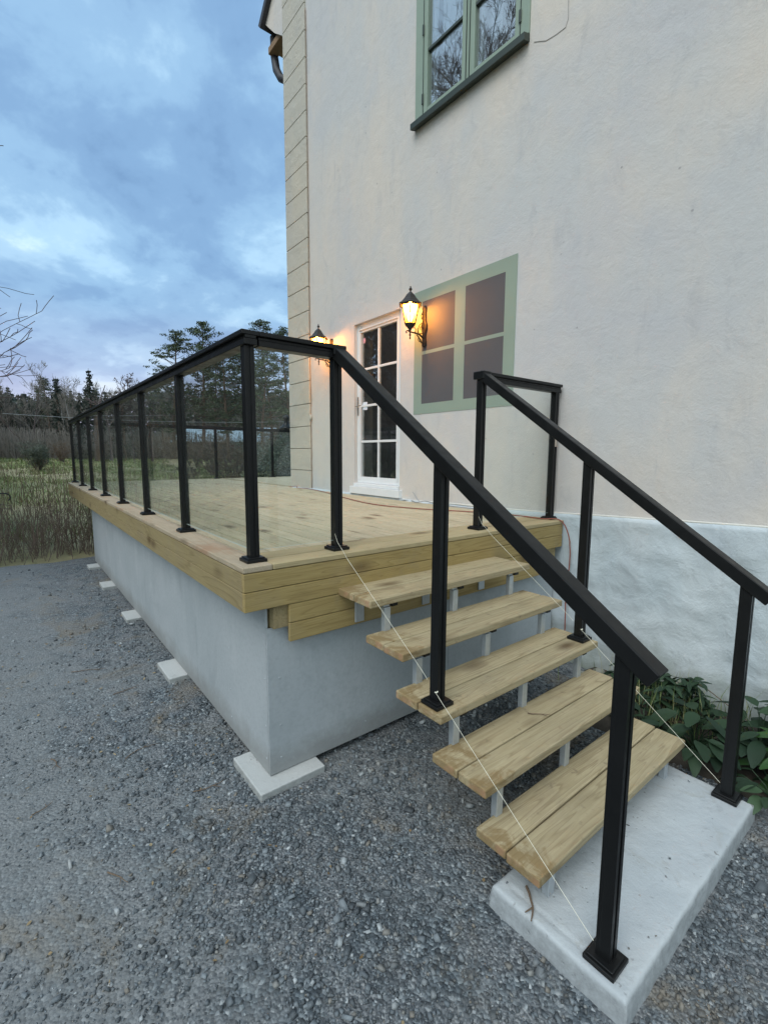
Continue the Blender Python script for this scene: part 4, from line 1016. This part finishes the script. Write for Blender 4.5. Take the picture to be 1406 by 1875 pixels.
def quads_cloud(mb, c, rad, n, size, rr, flat=.6, stretch=1):
    for _ in range(n):
        v = Vector((rr.gauss(0, 1), rr.gauss(0, 1), rr.gauss(0, flat))); v = v.normalized()*rad*rr.random()**.45; v.z *= flat; p = c+v
        a = Vector((rr.gauss(0, 1), rr.gauss(0, 1), rr.gauss(0, .6))).normalized(); b_ = a.cross(Vector((rr.gauss(0, 1), rr.gauss(0, 1), rr.gauss(0, 1)))).normalized()
        s = size*rr.uniform(.5, 1.3); mb.add([p-a*s*.5*stretch, p+b_*s*.25, p+a*s*.5*stretch, p-b_*s*.25], [(0, 1, 2, 3)])
def pine(h, seed, crown_from=.35, wide=2.6, bumpy=1):
    rr = random.Random(seed); tk = MB(); cr = MB(); pts = [Vector((0, 0, -.3))]; q_ = Vector((0, 0, -.3)); dd = Vector((0, 0, 1)); ns = 10
    for i in range(ns): dd = (dd+Vector((rr.gauss(0, .03), rr.gauss(0, .03), .15))).normalized(); q_ = q_+dd*(h+.3)/ns; pts.append(q_.copy())
    tk.tube(pts, [.20*(1-.85*i/ns) for i in range(ns+1)], 8, cap=False)
    nb = int(h*5.4)
    for i in range(nb):
        t = crown_from+(1-crown_from)*(i+rr.random())/nb; k = min(ns-1, int(t*ns)); b0 = pts[k].lerp(pts[k+1], t*ns-k)
        u = (t-crown_from)/(1-crown_from); ln = wide*(math.sin(math.pi*min(.97, .22+u*.76))**.8)*rr.uniform(.5, 1.15)
        a = rr.uniform(0, 6.28); d = Vector((math.cos(a), math.sin(a), rr.uniform(.0, .65))).normalized(); e = b0+d*ln+Vector((0, 0, .1*ln))
        tk.tube([b0, b0.lerp(e, .5)-Vector((0, 0, .05*ln)), e], [.045*(1-.5*t), .03, .012], 4, cap=False)
        for s in range(3):
            c = b0.lerp(e, rr.uniform(.45, 1.05))+Vector((rr.gauss(0, .22), rr.gauss(0, .22), rr.gauss(.06, .15)))
            quads_cloud(cr, c, rr.uniform(.28, .64)*bumpy, 40, .19, rr, .45)
    # dead snags below the crown
    for i in range(int(h*.8)):
        t = rr.uniform(.12, crown_from+.1); k = min(ns-1, int(t*ns)); b0 = pts[k].lerp(pts[k+1], t*ns-k); a = rr.uniform(0, 6.28)
        tk.tube([b0, b0+Vector((math.cos(a), math.sin(a), rr.uniform(-.2, .3)))*rr.uniform(.4, 1.3)], [.025, .010], 3, cap=False)
    return tk, cr
def spruce(h, seed, wide=2.2):
    rr = random.Random(seed); tk = MB(); cr = MB(); tk.tube([(0, 0, -.4), (0, 0, h*.5), (0, 0, h)], [.18, .11, .02], 6, cap=False)
    nl = int(h*2.4)
    for i in range(nl):
        t = .06+.94*i/nl; z = h*t; ln = wide*(1-t)**.85+.15
        for b_ in range(7):
            a = rr.uniform(0, 6.28); L = ln*rr.uniform(.6, 1.15); d = Vector((math.cos(a), math.sin(a), 0))
            for s in range(5):
                f = (s+.6)/5; p = Vector((0, 0, z))+d*L*f+Vector((rr.gauss(0, .08), rr.gauss(0, .08), -.28*L*f+rr.gauss(0, .06)))
                w = Vector((-d.y, d.x, 0))*rr.uniform(.10, .26); dn = Vector((0, 0, -rr.uniform(.15, .34)))
                cr.add([p-w, p+d*.3*L/2, p+w, p+dn], [(0, 1, 2), (0, 2, 3)])
    return tk, cr
def polar(az, d): a = R_(az); x = CAM.x-d*math.cos(a); y = CAM.y+d*math.sin(a); return (x, y, terr(x, y))

# the tall pines beyond the deck
for i, (az, d, h, seed, cf, wd, lb) in enumerate([
    (14.6, 52, 12.6, 31, .22, 2.6, 'tall pine with a pointed ragged crown, leftmost of the group beyond the railing'),
    (17.6, 50, 13.0, 32, .28, 2.5, 'tall pine with a rounded top, just left of the corner post'),
    (25.4, 56, 15.4, 33, .30, 2.6, 'tall pine peeping above the rail beside the house corner'),
    (20.4, 47, 10.6, 34, .25, 2.3, 'dense dark pine seen through the glass left of the corner post'),
    (22.8, 54, 11.8, 35, .30, 2.4, 'pine behind the corner post over the red barn'),
    (27.5, 50, 13.0, 37, .30, 2.8, 'pine half hidden by the house corner'),
    (24.0, 44, 9.2, 39, .25, 2.2, 'lower pine in the glass right of the corner post'),
    (19.0, 62, 11.5, 40, .35, 2.2, 'straight pine standing behind the barn roof')]):
    tk, cr = pine(h, seed, cf, wd); place_tree(tk, cr, M['barkpine'], M['pineleaf'], polar(az, d), 'pine_tree', lb, 'tall pines beyond the deck', cat='pine tree')

# forest edge: copies of a few kinds
protos = []
for k in range(3):
    tk, cr = spruce(9.5+k*1.2, 50+k, 2.0+.2*k); protos.append(('spruce_tree', tk, cr, M['barkpine'], M['spruceleaf'], 'spruce', 'dark spruce in the forest edge across the meadow', 'spruces in the forest edge'))
for k in range(2):
    tk, cr = pine(10+k, 60+k, .30, 2.0); protos.append(('pine_tree', tk, cr, M['barkpine'], M['pineleaf'], 'pine tree', 'pine in the forest edge across the meadow', 'pines in the forest edge'))
for k in range(3):
    tk, cr = branch_tree(10.5+k, 2.0, 70+k, .11, levels=4, twigr=.014, nmain=13, up_=1.1, trunkfrac=.25, kids=(4, 4, 3)); protos.append(('bare_tree', tk, cr, M['birch' if k == 1 else 'bark'], M['brush'], 'tree', 'slender leafless tree in the forest edge across the meadow', 'leafless trees in the forest edge'))
P0 = []
for (nm, tk, cr, bk2, lf, cat, lb, grp) in protos:
    P0.append([nm, place_tree(tk, cr, bk2, lf, (0, 0, 0), nm, lb, grp, cat), 0])
rr = random.Random(5)
def put(i, az, d, s):
    T = P0[i][1] if P0[i][2] == 0 else copy_tree(P0[i][1]); P0[i][2] += 1
    T.location = polar(az, d); T.rotation_euler.z = rr.uniform(0, 6.28); T.scale = (s, s, s*rr.uniform(.9, 1.1))
    if az < -2.6: tag(T, T['category']+' in the wood on the garden side, mirrored in the glass railing', None, 'trees in the wood on the garden side')
az = -2.5
while az < 30:
    d = rr.uniform(72, 84)
    put(rr.choice((0, 1, 2, 0, 1, 2, 3, 4)), az+rr.uniform(-.3, .3), d+6, rr.uniform(.68, .95)*(.9 if az > 11 else 1))
    put(rr.choice((5, 6, 7, 5, 7, 0, 1)), az+rr.uniform(-.5, .5), d-6, rr.uniform(.6, .95))
    az += .62
for az, d, i, s in ((4.2, 66, 1, .86), (7.0, 64, 2, .80), (2.2, 66, 7, .85), (5.6, 62, 6, .75), (9.2, 60, 6, .7)): put(i, az, d, s)
az = -80
while az < -13:      # the wood on the garden side, seen mirrored in the railing and the door
    put(rr.choice((0, 1, 2, 3, 4, 1, 2)), az, rr.uniform(20, 27), rr.uniform(.85, 1.25)); put(rr.choice((0, 1, 2, 5, 7)), az+1, rr.uniform(30, 40), rr.uniform(1.1, 1.5)); az += 2.6
az = -13
while az < -3:
    put(rr.choice((0, 1, 2, 3, 4, 5, 7)), az, rr.uniform(50, 66), rr.uniform(.9, 1.2)); az += 1.3
# crooked bare trees that stand out against the sky
tk, cr = branch_tree(9.2, 1.15, 81, .10, levels=4, twigr=.016, nmain=15, up_=.5, trunkfrac=.30, kids=(4, 4, 3)); place_tree(tk, cr, M['twigred'], M['twigred'], polar(10.7, 46), 'bare_tree', 'crooked reddish leafless tree standing above the left railing')
tk, cr = branch_tree(6.4, 1.6, 82, .10, levels=4, twigr=.014, nmain=10, up_=.6, trunkfrac=.25, kids=(4, 4, 4)); place_tree(tk, cr, M['twigred'], M['twigred'], polar(9.4, 44), 'bare_tree', 'low spreading leafless tree left of the crooked one')
sn = MB(); sn.tube([(0, 0, -.2), (.1, 0, 3), (.5, .2, 5.2), (1.3, .5, 7.2)], [.14, .11, .08, .03], 7, cap=False); cr = MB(); cr.tube([(.5, .2, 5.2), (-.2, -.1, 6.1), (-.6, -.3, 6.3)], [.05, .03, .015], 5, cap=False); cr.tube([(.9, .35, 6.2), (.8, .3, 7.0)], [.03, .01], 5)
sn_t = place_tree(sn, cr, M['bark'], M['bark'], polar(7.2, 52), 'dead_tree', 'leaning dead snag with a forked broken top', rz=R_(100)); 
# forest mass filling the gaps behind
mass = MB(); rr = random.Random(11)
for _ in range(1500):
    az = rr.uniform(-42, 31); d = rr.uniform(92, 112); p = Vector(polar(az, d)); hmax = 8.6+1.6*mnoise.noise((az*.6, 3, 0))+2.6*min(1, max(0, (az-9)/4))+4*(az < -4)
    for s in range(10):
        c = p+Vector((rr.gauss(0, 1.1), rr.gauss(0, 1.1), rr.uniform(0, hmax))); quads_cloud(mass, c, 1.0, 4, 1.0, rr, .8)
tag(mass.build('far_forest', M['spruceleaf'], None, fix=False), 'dark forest mass behind the trees at the end of the meadow', 'forest', kind='stuff')
# undergrowth along the forest edge
ug = MB(); rr = random.Random(12)
for _ in range(15000):
    az = rr.uniform(-32, 30); d = rr.uniform(56, 74); p = Vector(polar(az, d)); L = rr.uniform(.8, 3.2)
    q_ = p+Vector((rr.gauss(0, .5), rr.gauss(0, .5), L)); ug.bar(p, q_, .03, .03)
    if rr.random() < .5: m1 = p.lerp(q_, .5); ug.bar(m1, m1+Vector((rr.gauss(0, .5), rr.gauss(0, .5), rr.uniform(.1, .8))), .02, .02)
tag(ug.build('undergrowth', M['brush'], None, fix=False), 'tangle of bare brushwood along the forest edge', 'brushwood', kind='stuff')

# bushes beyond the deck
def bush(seed, h, wd, leafy=0):
    rr = random.Random(seed); st_ = MB(); cr = MB()
    for i in range(11):
        a = rr.uniform(0, 6.28); d = Vector((math.cos(a)*wd/h*.7, math.sin(a)*wd/h*.7, 1)).normalized(); p = Vector((rr.gauss(0, .08), rr.gauss(0, .08), -.1)); L = h*rr.uniform(.55, .8); pts = [p]
        for s in range(4): d = (d+Vector((rr.gauss(0, .15), rr.gauss(0, .15), .05))).normalized(); p = p+d*L/4; pts.append(p.copy())
        st_.tube(pts, [.035, .028, .022, .016, .010], 5, cap=False)
        for s in range(16):
            b0 = pts[rr.choice((1, 2, 3, 3, 4))]; e = b0+Vector((rr.gauss(0, .35), rr.gauss(0, .35), rr.uniform(.05, .7)))*h*.28; cr.tube([b0, b0.lerp(e, .5)+Vector((rr.gauss(0, .04), rr.gauss(0, .04), 0)), e], [.011, .008, .005], 3, cap=False)
            for q2 in range(4):
                e2 = b0.lerp(e, rr.uniform(.4, 1)); f2 = e2+Vector((rr.gauss(0, 1), rr.gauss(0, 1), rr.uniform(-.2, 1.2)))*h*.09; cr.tube([e2, f2], [.006, .004], 3, cap=False)
                if leafy: quads_cloud(cr, f2, h*.07, leafy, .09, rr, .9)
    return st_, cr
BP = {}
for k, (leafy, nm) in enumerate(((0, 'bare'), (7, 'leafy'))):
    st_, cr = bush(90+k, 2.4, 1.6, leafy); BP[nm] = place_tree(st_, cr, M['bark'], M['greybush'] if leafy else M['twig'], (0, 0, 0), 'garden_bush', '', None, 'bush', 'twigs'); BP[nm]['n'] = 0
def putbush(kind, az, d, s, lb, grp='bushes beyond the deck'):
    T = BP[kind] if BP[kind]['n'] == 0 else copy_tree(BP[kind]); BP[kind]['n'] = 1
    T.location = polar(az, d); T.rotation_euler.z = random.uniform(0, 6.28); T.scale = (s, s, s); tag(T, lb, 'bush', grp)
putbush('leafy', 25.2, 15.5, .85, 'grey green many stemmed bush beside the house corner, behind the deck')
putbush('bare', 20.8, 21, 1.15, 'leafless bush behind the corner post')
putbush('bare', 16.2, 26, 1.1, 'leafless bush seen through the glass below the pines')
putbush('leafy', 22.8, 27, 1.0, 'grey bush in front of the red barn')
putbush('bare', 18.6, 30, 1.3, 'wide leafless bush left of the barn gable')
putbush('bare', 12.0, 33, 1.1, 'leafless bush in the meadow behind the left railing')
putbush('leafy', 27.6, 20, 1.1, 'grey bush close to the side of the house')
putbush('bare', 24.0, 34, 1.5, 'tall leafless bush against the barn wall')
putbush('leafy', 2.3, 36, .85, 'dark low bush alone in the meadow at the left')
putbush('bare', 4.2, 50, .9, 'bare bush at the meadow end, left of the railing')
putbush('bare', 14.0, 40, 1.3, 'bare bush under the leftmost tall pine')
putbush('bare', 8.0, 46, 1.0, 'bare bush beyond the far railing corner')
# willow shoots at the edge of the gravel
sh = random.Random(41)
def shoots(x, y, n, h, label):
    T = thing('shoot_clump', (x, y, -1.22), label, 'shrub', 'bare shrubs along the gravel edge'); m_ = MB()
    for _ in range(int(n*.62)):
        p = Vector((x+sh.gauss(0, .26), y+sh.gauss(0, .26), -1.25)); L = h*sh.uniform(.35, 1.15); d = Vector((sh.gauss(0, .22), sh.gauss(0, .22), 1)).normalized(); pts = [p]
        for s in range(5): d = (d+Vector((sh.gauss(0, .10), sh.gauss(0, .10), 0))).normalized(); p = p+d*L/5; pts.append(p.copy())
        m_.tube(pts, [.0055, .005, .0042, .0035, .0028, .002], 4, cap=False)
        for s in range(sh.choice((1, 2, 3, 4))):
            b0 = pts[sh.choice((2, 3, 4))]; m_.tube([b0, b0+Vector((sh.gauss(0, .10), sh.gauss(0, .10), sh.uniform(.04, .25)))], [.003, .0016], 3, cap=False)
    m_.build('stems', M['shoot'], T, fix=False); return T
shl = ['at the far end of the skirt', 'left of the skirt end, with reddish tips', 'midway between skirt and left edge', 'leaning over the gravel at the left', 'at the left edge of the picture', 'behind the first row, taller', 'under the far deck corner', 'far left, low and thorny', 'behind the gravel corner, thin']
for lb, (x, y, n, h) in zip(shl, [(-7.6, .30, 60, .95), (-7.7, -.15, 80, 1.10), (-7.7, -.60, 80, .95), (-7.5, -1.0, 60, .75), (-7.9, -1.45, 60, .8), (-8.5, -.35, 90, 1.35), (-8.2, .7, 70, .9), (-8.3, -1.9, 50, .7), (-9.3, -.9, 60, .9)]):
    shoots(x, y, n, h, 'clump of bare brown shoots '+lb)
# meadow grass: tufts thinning with distance
def meadow_grass():
    n = 90000; r = rng.random(n)**.75; az = rng.uniform(R_(-12), R_(33), n); d = 9.3+r*60
    x = CAM.x-d*np.cos(az); y = CAM.y+d*np.sin(az)
    cl_ = np.array([mnoise.noise((a*.45, b_*.45, 2)) for a, b_ in zip(x, y)]); keep = (cl_+rng.normal(0, .25, n) > -.05) & ((x < -8.3) | (y < -.1)) & (x < -7.35) & ~((x > -8.4) & (y > -.0))
    keep &= ~((x > -5.0) & (y > 2.5))
    x, y, d, cl_ = x[keep], y[keep], d[keep], cl_[keep]; n = len(x)
    z = np.array([terr(a, b_) for a, b_ in zip(x, y)]); h = rng.uniform(.04, .14, n)*(1+.9*np.clip(cl_, 0, 1))*(1+d*.006); w = .004+d*.0007
    a = rng.uniform(0, 6.28, n); lx = rng.normal(0, .5, n)*h; ly_ = rng.normal(0, .5, n)*h
    V = np.zeros((n, 4, 3)); V[:, 0] = np.stack([x-np.cos(a)*w, y-np.sin(a)*w, z-.03], 1); V[:, 1] = np.stack([x+np.cos(a)*w, y+np.sin(a)*w, z-.03], 1)
    V[:, 2] = np.stack([x+np.cos(a)*w*.5+lx, y+np.sin(a)*w*.5+ly_, z+h*.8], 1); V[:, 3] = np.stack([x+lx*1.3, y+ly_*1.3, z+h], 1)
    F = np.arange(n*4).reshape(n, 4)
    tag(link('meadow_grass', big_mesh('meadow_grass', V.reshape(-1, 3), F, M['grass'])), 'rough yellow green winter grass of the meadow', 'grass', kind='stuff')
meadow_grass()
# dead weed stalks standing in the meadow
ws = MB(); rr = random.Random(17)
for _ in range(1800):
    p = Vector(polar(rr.uniform(-6, 28), rr.uniform(10, 40)))
    if p.x > -8.4: continue
    L = rr.uniform(.3, .9); q_ = p+Vector((rr.gauss(0, .1), rr.gauss(0, .1), L)); ws.bar(p, q_, .008, .008)
tag(ws.build('weed_stalks', M['twig'], None, fix=False), 'dry weed stalks standing in the meadow', 'weeds', kind='stuff')

# ------------------------------------------------------------------ barn beyond the trees
bz = -.1
bc = Vector(polar(20.6, 62)); barn = thing('red_barn', tuple(bc), 'long red boarded barn with a pale metal roof behind the pines', 'barn')
ax = Vector((math.sin(R_(20.6)), math.cos(R_(20.6)), 0)); ax.rotate(Matrix.Rotation(R_(-22), 3, 'Z')); ay_ = Vector((-ax.y, ax.x, 0)); Z = Vector((0, 0, 1))
def bpnt(u, v, z): return bc+ax*u+ay_*v+Z*z
LB, WB, HE, HRg = 5.4, 3.4, 2.0, 3.6
m_ = MB(); vs = [bpnt(u, v, z) for u in (-LB, LB) for v, z in ((-WB, -.6), (WB, -.6), (WB, HE), (0, HRg), (-WB, HE))]
m_.add(vs, [(0, 1, 2, 3, 4), (9, 8, 7, 6, 5), (0, 4, 9, 5), (1, 6, 7, 2), (0, 5, 6, 1)]); m_.build('wall', M['barnred'], barn)
m_ = MB(); o_ = .4
for s in (-1, 1):
    a = [bpnt(u, s*(WB+o_), HE-o_*(HRg-HE)/WB+.06) for u in (-LB-o_, LB+o_)]; b_ = [bpnt(u, 0, HRg+.06) for u in (-LB-o_, LB+o_)]
    m_.add(a+b_+[p+Z*.08 for p in a+b_], [(0, 1, 3, 2), (4, 6, 7, 5), (0, 4, 5, 1), (2, 3, 7, 6), (0, 2, 6, 4), (1, 5, 7, 3)])
m_.build('roof', M['barnroof'], barn)
m_ = MB()
for u in (-3, 0, 3):
    for s in (-1, 1): p = bpnt(u, s*(WB+.02), 1.2); m_.bar(p-ax*.4, p+ax*.4, .06, .7)
m_.build('window', M['darkpane'], barn)

# bird feeder with a black conical cap on the back rail
bf = thing('bird_feeder', (PXs[-1], 4.32, HH), 'small bird feeder with black bell shaped cap on the back rail by the house', 'bird feeder')
m_ = MB(); m_.lathe([(.17, 0), (.165, .012), (.10, .06), (.055, .12), (.05, .20), (.07, .235), (.055, .29), (.012, .31)], (PXs[-1], 4.32, HH+.022), 16); m_.build('cap', M['black'], bf, smooth=True)
m_ = MB(); m_.lathe([(.05, 0), (.05, .02)], (PXs[-1], 4.32, HH+.0015), 12); m_.build('base', M['black'], bf)
# overhead wire crossing the meadow on two poles
wp = [Vector(polar(-16, 42)), Vector(polar(33, 47))]
for p, lb in zip(wp, ('wooden wire pole out to the left of the meadow', 'wooden wire pole behind the house')):
    T = thing('wire_pole', tuple(p), lb, 'pole'); m_ = MB(); m_.tube([p-Z*.5, p+Z*4.2], [.10, .08], 10); m_.build('shaft', M['bark'], T, smooth=True); m_ = MB(); m_.lathe([(.04, 0), (.05, .06), (.03, .14)], tuple(p+Z*4.2), 8); m_.build('insulator', M['white'], T)
a = wp[0]+Z*4.3; b_ = wp[1]+Z*4.3; pts = [a.lerp(b_, k/24)-Z*(.9*4*(k/24)*(1-k/24)) for k in range(25)]
m_ = MB(); m_.tube(pts, .018, 5); tag(m_.build('overhead_wire', M['cordgrey'], None, origin=tuple(a)), 'thin wire crossing in front of the forest', 'wire')
# a few bare trees behind the photographer, seen only in the glass
for k, (x, y, s) in enumerate(((9.5, -9, .9), (14, -3.5, .95), (-2.5, -15, 1.0))):
    if k == 0:
        tk, cr = branch_tree(11, 3.0, 95, .22, levels=4, twigr=.012, nmain=12, up_=.5, trunkfrac=.3, kids=(5, 5, 4)); T0_ = place_tree(tk, cr, M['bark'], M['bark'], (x, y, -1.2), 'bare_tree', 'leafless garden tree behind the photographer, seen in the glass', 'garden trees reflected in the glass', s=s)
    else:
        T = copy_tree(T0_); T.location = (x, y, -1.2); T.rotation_euler.z = k*1.3; T.scale = (s, s, s)
for o in bpy.data.objects:
    if '_o' in o: del o['_o']
    if 'n' in o: del o['n']
